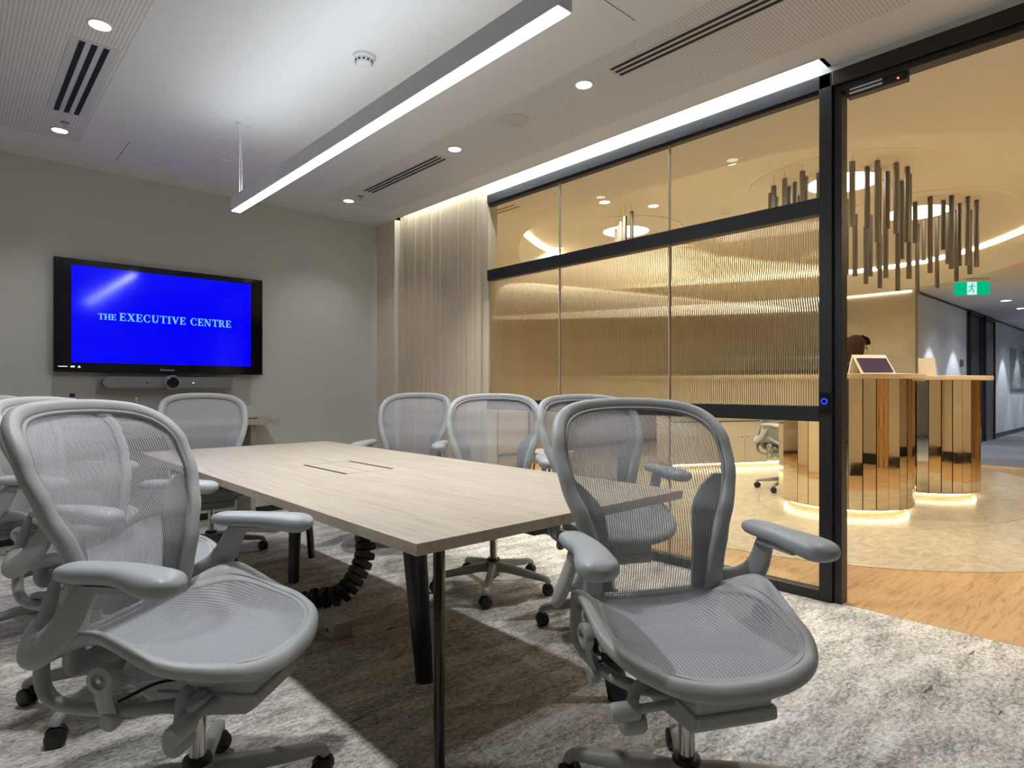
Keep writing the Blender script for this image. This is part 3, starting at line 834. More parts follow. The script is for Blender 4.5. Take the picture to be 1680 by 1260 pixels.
    prof = [(-.125, .455), (-.04, .468), (.12, .468), (.205, .455), (.215, .425), (.21, .372), (.19, .352), (.05, .338), (-.03, .335), (-.10, .375), (-.14, .42)]
    Mx = Matrix(((0, 0, 1, 0), (1, 0, 0, 0), (0, 1, 0, 0), (0, 0, 0, 1)))
    b.prism(prof, -.098, .098, Mx)
    b.build('tilt_mechanism', F, root, smooth=40, bevel=.012, seg=3)
    b = MB(); b.prism([(-.04, .385), (.218, .39), (.222, .362), (.19, .340), (.05, .328), (-.03, .328)], -.104, .104, Mx)
    b.build('mechanism_cover', F, root, smooth=40, bevel=.006)
    for s in (-1, 1):
        b = MB()
        b.sweep(catmull([(s * .09, .02, .455), (s * .17, .0, .462), (s * .235, -.02, .478)], 4), .10, .018, n=10, power=3)
        b.sweep(catmull([(s * .09, .14, .452), (s * .16, .15, .458), (s * .215, .15, .468)], 4), .07, .014, n=10, power=3)
        b.sweep([(s * .13, .0, .458), (s * .13, .16, .454)], .03, .012, n=8)
        b.build('seat_bracket', F, root, smooth=50)
    # controls on the right hand side
    MB().cyl((.09, .115, .372), (.20, .115, .370), .011, n=16).build('tension_rod', F, root)
    MB().lathe([(.0001, .195), (.020, .195), (.022, .20), (.022, .255), (.018, .266), (.0001, .268)], (0, .115, .370), 24, 'X').build('tension_grip', F, root)
    MB().sweep(catmull([(.12, .06, .40), (.17, .075, .405), (.195, .09, .385), (.20, .09, .35)], 5), .03, .022, up=(0, 1, 0), n=12).lathe([(.0001, .168), (.023, .168), (.026, .175), (.026, .218), (.021, .224), (.0001, .225)], (0, .088, .325), 24, 'X').build('height_lever', F, root, smooth=50)
    MB().lathe([(.0001, -.13), (-.013, -.13), (-.013, -.20), (-.0001, -.205)], (0, .05, .38), 12, 'X').build('tilt_stop', F, root) if False else None
    MB().sweep(catmull([(.235, -.03, .425), (.16, .0, .43), (.12, .03, .425)], 6), .007, .007, n=8).build('control_cable', M['rubber'], root)
    # column, hub, legs and casters
    MB().cyl((0, 0, .16), (0, 0, .34), .0215, .0215, 24).build('gas_column', M['chrome'], root)
    MB().lathe([(.0215, .152), (.035, .152), (.037, .160), (.033, .168), (.0215, .170)], n=28).build('column_collar', M['rubber'], root)
    MB().lathe([(.0001, .055), (.016, .055), (.016, .068), (.034, .070), (.037, .10), (.040, .145), (.037, .154), (.0001, .155)], n=28).build('base_hub', M['baseplastic'], root)
    for k in range(5):
        P = catmull([(0, .02, .118), (0, .08, .118), (0, .16, .108), (0, .24, .096), (0, .295, .089), (0, .322, .080), (0, .330, .064)], 4)
        m_ = len(P)
        if k == 0:
            b = MB().sweep(P, [.046 - .014 * i / (m_ - 1) for i in range(m_)], [.056 - .028 * min(1, i / (m_ - 1) * 1.25) for i in range(m_)], up=(0, .2, 1), n=12, power=3)
            lo = b.build('leg', M['baseplastic'], root, smooth=50)
            leg_me = lo.data
        else:
            lo = bpy.data.objects.new('leg', leg_me); link(lo, root)
        lo.rotation_euler = (0, 0, k * 2 * PI / 5)
        if k == 0:
            b = MB()
            for s in (-1, 1):
                b.lathe([(.0001, s * .006), (.026, s * .006), (.030, s * .009), (.030, s * .021), (.025, s * .025), (.0001, s * .026)], (0, 0, 0), 24, 'X')
            b.cyl((-.01, 0, 0), (.01, 0, 0), .008, n=10)
            b.sweep([(0, .03 * math.cos(a) , .031 * math.sin(a) + .001) for a in [math.radians(d) for d in range(20, 161, 20)]], .014, .005, up=(0, 0, 1), n=6)
            b.cyl((0, 0, .02), (0, 0, .045), .008, n=12)
            ca = b.build('caster', M['rubber'], lo, smooth=45); cas_me = ca.data
        else:
            ca = bpy.data.objects.new('caster', cas_me); link(ca, lo)
        ca.location = (0, .324, .0305); ca.rotation_euler = (0, 0, random.uniform(-1.4, 1.4))
    return root

mat_bead = mat('chair_bead_grey', (.28, .29, .29), .5)
proto = make_chair()
GC = 'grey mesh office chairs around the meeting table'
def cam2w(lat, d):
    return (d * CS + lat * CC, d * CC - lat * CS)
YAW = math.radians(42.5); CS, CC = math.sin(YAW), math.cos(YAW)
first = True
def chair(x, y, hx, hy, base, label, group=GC, low=0):
    global first
    o = proto if first else copy_tree(proto)
    first = False
    o.location = (x, y, 0); o.rotation_euler = (0, 0, math.atan2(-hx, hy))
    tag(o, label, 'chair', group)
    k = 0
    for ch in o.children:
        if ch.name.startswith('leg'):
            ch.rotation_euler = (0, 0, math.radians(base) - o.rotation_euler.z + k * 2 * PI / 5); k += 1
    if low:
        for ch in o.children:
            if ch.name.startswith('armrest') and (low == 2 or sum(v.co.x for v in ch.data.vertices) * low > 0): ch.location.z = -.075
    return o
chair(1.41, .87, -.461, -.888, 20, 'grey mesh office chair in the right foreground facing the camera, back to the table')
chair(.475, 1.72, .649, -.757, -98, 'grey mesh office chair nearest on the left, turned side on in the foreground')
chair(.49, 2.60, .72, -.69, 60, 'grey mesh office chair second along the left side, partly behind the nearest left chair')
chair(.42, 3.58, .80, -.60, 90, 'grey mesh office chair third along the left side, mostly hidden at the photo edge')
chair(1.30, 4.40, -.10, -.99, 40, 'grey mesh office chair at the far end of the table below the wall screen', low=2)
chair(2.42, 3.80, -.80, -.60, 20, 'grey mesh office chair farthest along the right side in front of the curtain')
chair(2.26, 2.62, -.66, -.75, 60, 'grey mesh office chair in the middle of the right side of the table', low=1)
chair(2.31, 1.83, -.42, -.907, 120, 'grey mesh office chair seen through the back of the foreground right chair', low=1)

# ------------------------------------------------------------------ lobby shell
LO = [(4.07, 2.3), (4.06, 3.2), (4.10, 3.9), (4.32, 4.5), (4.76, 5.08), (5.4, 5.66), (6.5, 6.15), (8.0, 6.2), (9.6, 5.8), (10.8, 4.8), (11.22, 3.7), (11.12, 2.7), (10.6, 1.95), (9.85, 1.34), (8.6, .55), (7.1, .05), (5.9, .15), (4.95, .65), (4.44, 1.13), (4.16, 1.7)]
OV = [(p.x, p.y) for p in catmull([(x, y, 0) for x, y in LO], 6, True)]
def offset(pts, d):
    n = len(pts); out = []
    for i in range(n):
        a, b = Vector(pts[i - 1]), Vector(pts[(i + 1) % n]); t = (b - a).normalized()
        nrm = Vector((-t.y, t.x)); c = Vector((7.6, 3.0)); p = Vector(pts[i])
        if (p - c).dot(nrm) < 0: nrm = -nrm
        out.append(tuple(p + nrm * d))
    return out
S(MB().bb(XG + .02, 12.0, -2.2, 7.8, -.06, -.002).build('floor_lobby', M['oak'], smooth=0))
S(MB().prism(offset(OV, .05), -.002, .001).build('floor_stone', M['stone'], smooth=0))
S(MB().bb(11.15, 26, .9, 2.9, -.06, .002).build('floor_corridor', M['ccarpet'], smooth=0))
S(MB().bb(11.12, 11.15, .9, 2.9, -.05, .003).build('trim_5', M['counter'], smooth=0))
# inlaid ring line in the stone floor around the desks
S(MB().sweep([(7.35 + 1.95 * math.cos(a), 2.05 + 1.15 * math.sin(a), .0012) for a in [2 * PI * k / 72 for k in range(72)]], .014, .0012, n=4, power=2, closed=True).build('trim_6', mat('brass_inlay', (.38, .30, .20), .4), smooth=0))
lc = M['lobbyceil']
b = MB(); cx, cy = 7.6, 3.0; rx0, rx1, ry0, ry1 = XG + .1, 11.5, -2.2, 7.8
inn = offset(OV, 0)
def torect(p):
    dx, dy = p[0] - cx, p[1] - cy; ts = []
    if dx > 1e-9: ts.append((rx1 - cx) / dx)
    if dx < -1e-9: ts.append((rx0 - cx) / dx)
    if dy > 1e-9: ts.append((ry1 - cy) / dy)
    if dy < -1e-9: ts.append((ry0 - cy) / dy)
    t = min(ts); return (cx + dx * t, cy + dy * t)
ins = list(inn)
for cr in ((rx0, ry0), (rx0, ry1), (rx1, ry0), (rx1, ry1)):
    pass
outr = [torect(p) for p in ins]
n = len(ins)
vi = [b.bm.verts.new((p[0], p[1], 2.70)) for p in ins]; vo = [b.bm.verts.new((p[0], p[1], 2.70)) for p in outr]
for i in range(n):
    j = (i + 1) % n
    b.bm.faces.new((vi[i], vi[j], vo[j], vo[i]))
    # corner filler where the two outer points lie on different sides
    p, q = outr[i], outr[j]
    if abs(p[0] - q[0]) > 1e-4 and abs(p[1] - q[1]) > 1e-4:
        kx = rx0 if min(abs(p[0] - rx0), abs(q[0] - rx0)) < 1e-3 else rx1
        ky = ry0 if min(abs(p[1] - ry0), abs(q[1] - ry0)) < 1e-3 else ry1
        b.bm.faces.new((vo[i], vo[j], b.bm.verts.new((kx, ky, 2.70))))
# fascia lip with thickness, back wall of the cove
def vring(b, pa, pb, z0, z1):
    A = [b.bm.verts.new((p[0], p[1], z0)) for p in pa]; B = [b.bm.verts.new((p[0], p[1], z1)) for p in pb]
    for i in range(len(A)):
        j = (i + 1) % len(A); b.bm.faces.new((A[i], A[j], B[j], B[i]))
vring(b, OV, OV, 2.70, 3.055)
o2, o3 = offset(OV, .02), offset(OV, .13)
vring(b, OV, o2, 3.055, 3.055); vring(b, o2, o2, 3.055, 2.99); vring(b, o2, o3, 2.99, 2.99); vring(b, o3, o3, 2.99, 3.12)
S(b.build('ceiling_lobby', lc, smooth=0))
S(MB().bb(XG + .1, 11.5, -2.2, 7.8, 3.11, 3.16).build('ceiling_lobby_recess', lc, smooth=0))
b = MB(); o25, o28 = offset(OV, .035), offset(OV, .115)
b.ring([[(p[0], p[1], 2.995), (q[0], q[1], 2.995), (q[0], q[1], 3.005), (p[0], p[1], 3.005)] for p, q in zip(o25, o28)], closed_path=True)
tag(b.build('cove_light', M['e_cove'], smooth=0), 'warm light strip hidden in the rim of the oval lobby ceiling recess', 'light')
S(MB().bb(11.45, 26, .9, 2.9, 2.69, 2.75).build('ceiling_corridor', M['ceil'], smooth=0))
S(MB().bb(XG + .10, 11.6, 7.7, 7.8, 0, 3.2).build('wall_lobby_far', M['beige'], smooth=0))
S(MB().bb(11.4, 11.55, 2.9, 7.7, 0, 3.2).build('wall_lobby_right', M['beige'], smooth=0))
S(MB().bb(11.4, 11.55, -2.2, .9, 0, 3.2).build('wall_lobby_end', M['slatwood'], smooth=0))
S(MB().bb(XG + .10, 11.6, -2.3, -2.2, 0, 3.2).build('wall_lobby_near', M['beige'], smooth=0))
S(MB().bb(XG + .10, XG + .12, -2.2, .18, 0, 2.69).build('wall_lobby_cladding', M['beige'], smooth=0))
S(MB().bb(XG + .12, XG + .135, -2.2, .18, 0, .16).bb(XG + .12, 11.4, -2.2, -2.185, 0, .16).build('baseboard_lobby_near', M['base'], smooth=0))
S(MB().bb(5.2, 6.4, -2.2, -2.17, 0, 2.69).build('wall_slatted', M['slatwood'], smooth=0))
S(MB().bb(XG, XG + .10, YT + .1, 7.8, 0, 3.2).build('wall_lobby_side', M['beige'], smooth=0))
S(MB().bb(11.55, 26, 2.9, 3.0, 0, 2.75).build('wall_corridor', M['corrwall'], smooth=0))
S(MB().bb(11.55, 26, .8, .9, 0, 2.75).build('wall_corridor_near', M['corrwall'], smooth=0))
S(MB().bb(26, 26.1, .8, 3.0, 0, 2.75).build('wall_corridor_end', M['corrwall'], smooth=0))
S(MB().bb(11.55, 26, 2.88, 2.9, 0, .10).build('baseboard_corridor', mat('grey_skirting', (.07, .07, .075), .5), smooth=0))
S(MB().bb(11.38, 26, 2.885, 2.9, 2.66, 2.69).build('trim_7', mat('shadow_gap', (.05, .05, .05), .6), smooth=0))
S(MB().bb(XG + .10, 11.4, 7.685, 7.7, 0, .06).bb(11.385, 11.4, 2.9, 7.7, 0, .06).build('baseboard_lobby', M['base'], smooth=0))
# wall-top wash
tag(MB().bb(11.30, 11.34, 3.0, 7.5, 2.702, 2.712).build('cove_light', M['e_cove'], smooth=0), 'warm light strip above the beige lobby wall behind the desks', 'light') if False else None
ws = MB().bb(11.383, 11.397, 2.95, 7.6, 2.676, 2.690)
tag(ws.build('cove_light', emis('wall_wash_strip', (1.0, .87, .62), 7.0), smooth=0), 'thin warm light line along the top of the beige lobby wall', 'light')
ws = MB().bb(3.6, 11.3, 7.683, 7.697, 2.676, 2.690)
tag(ws.build('cove_light', emis('wall_wash_strip_b', (1.0, .87, .62), 5.0), smooth=0), 'thin warm light line along the top of the far lobby wall behind the fluted glass', 'light')

# lobby ceiling fittings
GL = 'downlights in the lobby ceiling'
for x, y, z, lb in ((5.08, 2.70, 3.11, 'lobby downlight nearest the tall post, seen through the upper pane'), (5.66, 3.90, 3.11, 'lobby downlight just right of the second glass joint'),
                    (5.16, 4.17, 3.11, 'lobby downlight between the two glass joints'), (6.38, 5.97, 3.11, 'lobby downlight low beside the first glass joint near the glowing rim')):
    downlight(x, y, z, lb, M['e_downw'], r=.055, group=GL)
    spot((x, y, z - .02), 165, (1.0, .89, .70), 150, .9, .05)
for x, y in ((9.4, 3.6), (8.2, 4.9), (7.0, .6), (5.0, -.8), (8.5, -1.0)):  # extra lobby lamps, added without any fittings
    spot((x, y, 3.08 if y > .5 else 2.68), 165, (1.0, .89, .70), 150, .9, .05)
sl = empty('slot_vent', (3.62, 4.20, 2.70), label='two-slot linear vent in the lobby ceiling beside the curtain end', cat='air vent')
MB().box((0, 0, -.0015), (.10, .66, .003)).build('frame', lc, sl, smooth=0)
for o_ in (-.03, .03): MB().box((o_, 0, -.0035), (.018, .62, .0012)).build('slot', M['brownmetal'], sl, smooth=0)
sd2 = empty('smoke_detector', (6.40, 3.46, 3.11), label='cream round smoke detector on the lobby ceiling above the transom', cat='smoke detector')
MB().lathe([(.065, 0), (.062, -.02), (.045, -.024), (.04, -.05), (.0001, -.054)], n=28).build('body', lc, sd2)

def ring_light(x, y, lb, rr=.85, rl=.315):
    e = empty('disc_light', (x, y, 3.11), label=lb, cat='ceiling light')
    MB().lathe([(rr, 0), (rr, -.012), (rr - .02, -.016), (rl + .01, -.016), (rl, -.010), (rl, 0)], n=64).build('surround_plate', lc, e, smooth=30)
    MB().lathe([(rl, 0), (rl, -.011), (.0001, -.011), (.0001, 0)], n=48).build('diffuser', M['e_disc'], e, smooth=0)
ring_light(6.36, 2.22, 'round glowing ceiling disc above the nearer mirrored desk')
ring_light(8.05, 2.03, 'round glowing ceiling disc above the farther mirrored desk')
ring_light(6.3, 4.75, 'round glowing ceiling disc deeper in the lobby behind the transom', .7, .28)
A_ = [(603, 628, 465, 915, 6.3), (638, 665, 238, 625, 5.2), (645, 690, 555, 925, 6.0), (728, 752, 272, 640, 5.6), (722, 743, 625, 970, 6.6), (745, 772, 557, 925, 6.2), (788, 815, 232, 720, 5.25),
      (790, 828, 280, 880, 5.8), (805, 828, 680, 995, 6.7), (846, 874, 298, 640, 5.5), (835, 868, 355, 935, 6.1), (900, 930, 245, 668, 5.3), (912, 935, 665, 1012, 6.6), (935, 960, 358, 820, 6.0),
      (966, 995, 274, 720, 5.5), (975, 1008, 315, 940, 6.0), (574, 584, 445, 720, 5.9)]
B_ = [(1016, 1040, 483, 725, 7.1), (1030, 1052, 612, 1025, 8.0), (1068, 1090, 588, 830, 8.4), (1104, 1132, 450, 905, 6.9), (1145, 1172, 572, 995, 7.9), (1183, 1210, 473, 765, 7.0), (1212, 1232, 550, 850, 7.8),
      (1232, 1258, 444, 880, 6.8), (1262, 1286, 533, 955, 7.7), (1279, 1305, 492, 862, 7.2), (1330, 1355, 453, 860, 6.9), (1342, 1368, 530, 912, 7.5), (1382, 1410, 471, 868, 7.0)]
def ray(px, py, d):
    l = (px - 840) / 1010; u = (638 - py) / 1010
    return Vector((d * (CS + l * CC), d * (CC - l * CS), 1.116 + u * d))
def chandelier(x, y, items, label):
    e = empty('tube_chandelier', (x, y, 3.09), label=label, cat='chandelier')
    for (p, zb, zt, r) in items:
        t = empty_child = MB().cyl((p.x - x, p.y - y, zb - 3.09), (p.x - x, p.y - y, zt - 3.09), r, n=6).build('tube', M['tube'], e, smooth=20)
        if zt < 3.07:
            MB().cyl((p.x - x, p.y - y, zt - 3.09), (p.x - x, p.y - y, .0), .0012, n=5).build('wire', M['tube'], t)
def conv(L, f=lambda x, y: (1220 + x / 3.652, 200 + y / 3.652)):
    out = []
    for x0, x1, t, bt_, d in L:
        px, pt = f((x0 + x1) / 2, t); _, pb_ = f(0, bt_)
        # keep the tube top below the ceiling by choosing its distance from the sight line
        dt = 1.97 / ((638 - pt) / 1010)
        d = min(d, dt)
        a = ray(px, pt, d); c_ = ray(px, pb_, d)
        out.append((a, c_.z, a.z, .0225))
    return out
fl = lambda x, y: (x, y)
LA = [(1262, 1267, 317, 352, 5.9), (1266, 1273, 305, 360, 5.7), (1272, 1276, 324, 370, 6.2), (1284, 1291, 293, 350, 5.6), (1292, 1298, 307, 365, 6.0), (1301, 1308, 299, 360, 5.8), (1313, 1320, 281, 355, 5.4), (1319, 1325, 291, 350, 6.1), (1340, 1347, 284, 360, 5.6), (1309, 1313, 322, 352, 6.3)]
chandelier(6.36, 2.22, conv(A_) + conv(LA, fl), 'cluster of dark hanging tubes over the nearer mirrored desk')
chandelier(8.05, 2.03, conv(B_), 'cluster of dark hanging tubes over the farther mirrored desk')
LC = [(1009, 1013, 376, 420, 6.9), (1013, 1017, 370, 430, 6.8), (1017, 1021, 364, 425, 6.7), (1023, 1028, 355, 425, 6.6), (1034, 1039, 347, 412, 6.6)]
chandelier(6.3, 4.75, conv(LC, fl), 'small cluster of dark tubes peeping over the transom deeper in the lobby')

# reception desks: mirrored drums on glowing plinths
def desk(x, y, r, rc, seed, label, groupn):
    e = empty('reception_desk', (x, y, 0), label=label, cat='reception desk', group=groupn)
    rnd = random.Random(seed); N = 32
    b = MB(); jb = MB()
    for k in range(N):
        a0, a1 = 2 * PI * k / N, 2 * PI * (k + 1) / N; am = (a0 + a1) / 2; tw = rnd.uniform(-.10, .10)
        w = 2 * r * math.sin(PI / N) - .004
        b.box((r * math.cos(am), r * math.sin(am), .632), (.012, w, 1.15), rz=am + tw)
    jb.lathe([(r - .014, .06), (r - .014, 1.204)], n=48)
    b.build('mirrored_cladding', M['mirror'], e, smooth=0)
    jb.build('core', M['black'], e)
    MB().lathe([(.0001, .0), (r - .07, .0), (r - .07, .05), (r - .02, .055), (r - .02, .10), (.0001, .10)], n=48).build('plinth', M['counter'], e, smooth=30)
    MB().sweep([((r - .04) * math.cos(a), (r - .04) * math.sin(a), .046) for a in [2 * PI * k / 64 for k in range(64)]], .012, .008, n=6, closed=True).build('plinth_light', M['e_led'], e)
    MB().lathe([(.0001, 1.205), (rc - .003, 1.205), (rc, 1.208), (rc, 1.245), (rc - .004, 1.249), (.0001, 1.249)], n=64).build('countertop', M['counter'], e, smooth=30)
GD = 'mirrored reception desks'
desk(6.33, 2.20, .56, .655, 3, 'round mirrored reception desk on a glowing base nearest the glass, with a purple sheet display', GD)
desk(7.82, 1.95, .53, .64, 5, 'round mirrored reception desk on a glowing base nearer the corridor, with a small beige card', GD)

# A-frame display on near desk
ds = empty('counter_display', (6.22, 1.93, 1.249), math.radians(-38), label='cream tent display with a dark purple sloping face on the nearer desk', cat='display stand')
def wedge(b, w, d, h, t):
    # back plate leaning forward and front plate sloping down towards the camera
    b.box((0, d * .30, h / 2), (w, t, h), rx=math.radians(12))
wb = MB(); wb.prism([(.10, 0), (.085, 0), (.025, .175), (.04, .18)], -.16, .16, Matrix(((0, 0, 1, 0), (1, 0, 0, 0), (0, 1, 0, 0), (0, 0, 0, 1))))
wb.prism([(.04, .18), (.025, .172), (-.11, .0), (-.095, 0)], -.16, .16, Matrix(((0, 0, 1, 0), (1, 0, 0, 0), (0, 1, 0, 0), (0, 0, 0, 1))))
wb.build('stand', mat('display_cream', (.62, .58, .50), .5), ds, smooth=0)
pf = MB(); pf.box((0, -.052, .083), (.285, .003, .165), rx=math.radians(-38.5)); pf.build('purple_sheet', M['purple'], ds, smooth=0)
c2 = empty('counter_card', (7.72, 1.86, 1.249), math.radians(-70), label='beige folded card standing on the farther desk', cat='card')
MB().prism([(-.05, 0), (-.04, 0), (.012, .19), (.005, .195)], -.075, .075, Matrix(((0, 0, 1, 0), (1, 0, 0, 0), (0, 1, 0, 0), (0, 0, 0, 1)))).build('front_leaf', mat('card_beige', (.55, .47, .35), .6), c2, smooth=0)
MB().prism([(.065, 0), (.058, 0), (.005, .19), (.012, .195)], -.075, .075, Matrix(((0, 0, 1, 0), (1, 0, 0, 0), (0, 1, 0, 0), (0, 0, 0, 1)))).build('rear_leaf', mat('card_beige2', (.55, .47, .35), .6), c2, smooth=0)

# storage units behind the desks
cab = empty('storage_unit', (7.36, 4.78, 0), math.atan2(-.65, 1.3), label='low cream cupboard run behind the desks with a glowing floor line', cat='cupboard')
for k in range(4):
    x0 = .02 + k * .78
    MB().box((x0 + .38, .22, .36 if k != 1 else .36), (.765, .42, .58)).build('cabinet_body', M['cabinet'], cab, smooth=0, bevel=.002)
    for j in range(2):
        d_ = MB().box((x0 + .19 + j * .38, .003, .26 if k % 2 else .36), (.374, .018, .40 if k % 2 else .57)).build('door', M['cabinet'], cab, smooth=0, bevel=.001)
        MB().cyl((x0 + .33 + j * .10, -.012, .43), (x0 + .33 + j * .10, -.004, .43), .008, n=12).build('lock', M['black'], d_)
MB().box((1.6, .24, .96), (3.16, .40, .62)).build('upper_body', M['cabinet'], cab, smooth=0, bevel=.002)
MB().box((1.6, .22, 1.29), (3.20, .48, .03)).build('top', M['cabinet'], cab, smooth=0)
MB().box((1.6, .24, .035), (3.10, .38, .07)).build('plinth', M['counter'], cab, smooth=0)
MB().box((1.6, .035, .050), (3.10, .012, .012)).build('plinth_light', M['e_led'], cab, smooth=0)
MB().box((1.6, .012, .655), (3.15, .012, .014)).build('handle_gap', M['brownmetal'], cab, smooth=0)
pl = empty('planter', (8.55, 4.42, 1.305), math.atan2(-.65, 1.3), label='trough of dark green plants on the cream cupboards, blurred by the fluted glass', cat='planter')
MB().box((0, 0, .04), (2.0, .22, .08)).build('trough', M['black'], pl, smooth=0)
lf = MB()
for k in range(800):
    x, y, z = random.uniform(-.98, .98), random.uniform(-.12, .12), random.uniform(.07, .38)
    a, t_ = random.uniform(0, 6.28), random.uniform(-.9, .9); L_ = random.uniform(.06, .11)
    d1 = Vector((math.cos(a) * math.cos(t_), math.sin(a) * math.cos(t_), math.sin(t_))) * L_; d2 = Vector((-math.sin(a), math.cos(a), .3)) * L_ * .28
    p = Vector((x, y, z))
    vs_ = [lf.bm.verts.new(q) for q in (p, p + d1 * .5 + d2, p + d1, p + d1 * .5 - d2)]
    lf.bm.faces.new(vs_)
lf.build('foliage', M['leaf'], pl, smooth=0)

# lounge seat and framed panel seen between the chairs
st = empty('lounge_stool', (4.78, 4.62, 0), label='blue grey cushioned lobby stool on thin brown legs, seen between the right side chairs', cat='stool')
MB().lathe([(.0001, .33), (.22, .33), (.26, .36), (.275, .40), (.26, .445), (.20, .455), (.0001, .457)], n=36).build('cushion', M['greycloth'], st, smooth=60)
for k in range(4):
    a = PI / 4 + k * PI / 2
    MB().cyl((.19 * math.cos(a), .19 * math.sin(a), 0), (.16 * math.cos(a), .16 * math.sin(a), .335), .009, .011, 10).build('leg', M['brownmetal'], st)
fp = empty('framed_panel', (7.02, 7.62, 0), label='pale panel in a black frame standing against the far lobby wall', cat='panel')
MB().box((-.37, .02, .47), (.04, .05, .94)).box((.37, .02, .47), (.04, .05, .94)).box((0, .02, .02), (.70, .05, .04)).box((0, .02, .92), (.70, .05, .04)).build('frame', M['black'], fp, smooth=0)
MB().box((0, .025, .47), (.70, .02, .86)).build('panel', M['cabinet'], fp, smooth=0)

# staff chair behind the near desk
chair(6.84, 2.95, -.2, -.98, 15, 'grey office chair with black casters standing behind the nearer mirrored desk in the lobby', group=GC)

# ------------------------------------------------------------------ corridor
def cdoor(n, x0, x1, slabmat, lb):
    e = S(empty('door_%d' % n, ((x0 + x1) / 2, 2.88, 0)))
    w = x1 - x0
    MB().box((0, 0, 1.29), (w - .10, .04, 2.58)).build('door_leaf', slabmat, e, smooth=0)
    MB().box((-w / 2 + .03, -.02, 1.31), (.06, .06, 2.62)).box((w / 2 - .03, -.02, 1.31), (.06, .06, 2.62)).box((0, -.02, 2.62), (w, .06, .06)).build('door_frame', M['black'], e, smooth=0)
    MB().cyl((w / 2 - .14, -.02, 1.0), (w / 2 - .14, -.08, 1.0), .012, n=10).cyl((w / 2 - .14, -.07, 1.0), (w / 2 - .28, -.07, 1.0), .010, n=10).build('door_handle', M['chrome'], e)
cdoor(1, 14.85, 15.87, M['black'], '')
cdoor(2, 16.2, 17.2, M['doordark'], '')
def scal(x): spot((x, 2.40, 2.62), 95, (.86, .92, 1.0), 66, .30, .015)
for x in (12.2, 13.8, 15.3, 18.4, 20.0, 21.6): scal(x)
for x, lb in ((13.9, 'nearer of the two glowing downlights in the corridor ceiling'), (15.45, 'farther of the two glowing downlights in the corridor ceiling')):
    downlight(x, 2.14, 2.69, lb, M['e_down'], r=.075)
for x in (12.4, 13.9, 15.45, 17.0, 18.6, 20.2, 22):  # ambient corridor lamps; all but the two at the downlights are added, no fittings
    spot((x, 2.0, 2.66), 30, (.86, .92, 1.0), 130, .9, .06)
pk = empty('wall_picture', (20.45, 2.86, 1.12), label='grey abstract picture hanging on the corridor wall at the right photo edge', cat='picture')
def art():
    m = mat('grey_abstract_print', (.4, .4, .4), .5); t = NT(m)
    t.color(t.ramp(t.noise(t.coord(), 3.5, 6, .7, 1.5), [(.35, (.12, .14, .15)), (.5, (.32, .35, .36)), (.65, (.6, .62, .62))])); return m
MB().box((0, .008, .49), (2.1, .02, .98)).build('canvas', art(), pk, smooth=0)
MB().box((0, .018, .49), (2.14, .03, 1.02)).build('frame', M['boxgrey'], pk, smooth=0)
ds_ = empty('door_sign', (14.4, 2.885, 1.62), label='small dark door number plate on the corridor wall', cat='sign')
MB().box((0, 0, 0), (.22, .012, .12)).build('plate', mat('sign_grey', (.18, .19, .2), .5), ds_, smooth=0)

ex = empty('exit_sign', (10.85, 2.06, 2.69), math.radians(-52), label='green emergency exit sign with running figure hanging at the corridor mouth', cat='sign')
MB().box((0, 0, -.02), (.42, .07, .04)).build('mount', M['white'], ex, smooth=0)
MB().box((0, 0, -.13), (.455, .012, .185)).build('panel', M['e_green'], ex, smooth=0)
MB().box((0, -.0065, -.13), (.125, .002, .183)).build('pictogram_field', M['e_white'], ex, smooth=0)
rm = MB()
def stroke(x0, z0, x1, z1, w):
    d = Vector((x1 - x0, z1 - z0)); L_ = d.length; a = math.atan2(d.y, d.x)
    rm.box(((x0 + x1) / 2, -.0082, (z0 + z1) / 2), (L_ + w * .6, .0015, w), ry=-a)
stroke(-.005, -.085, -.005, -.125, .020); stroke(-.005, -.125, .020, -.155, .013); stroke(.020, -.155, .018, -.195, .012)
stroke(-.005, -.125, -.020, -.165, .013); stroke(-.020, -.165, -.052, -.170, .012)
stroke(0, -.088, .035, -.105, .010); stroke(.035, -.105, .048, -.088, .009); stroke(-.01, -.088, -.038, -.108, .010); stroke(-.038, -.108, -.030, -.128, .009)
rm.lathe([(.0001, -.0075), (.011, -.0075), (.011, -.009), (.0001, -.009)], (.008, 0, -.064), 14, 'Y')
rm.build('running_figure', M['e_green'], ex, smooth=0)

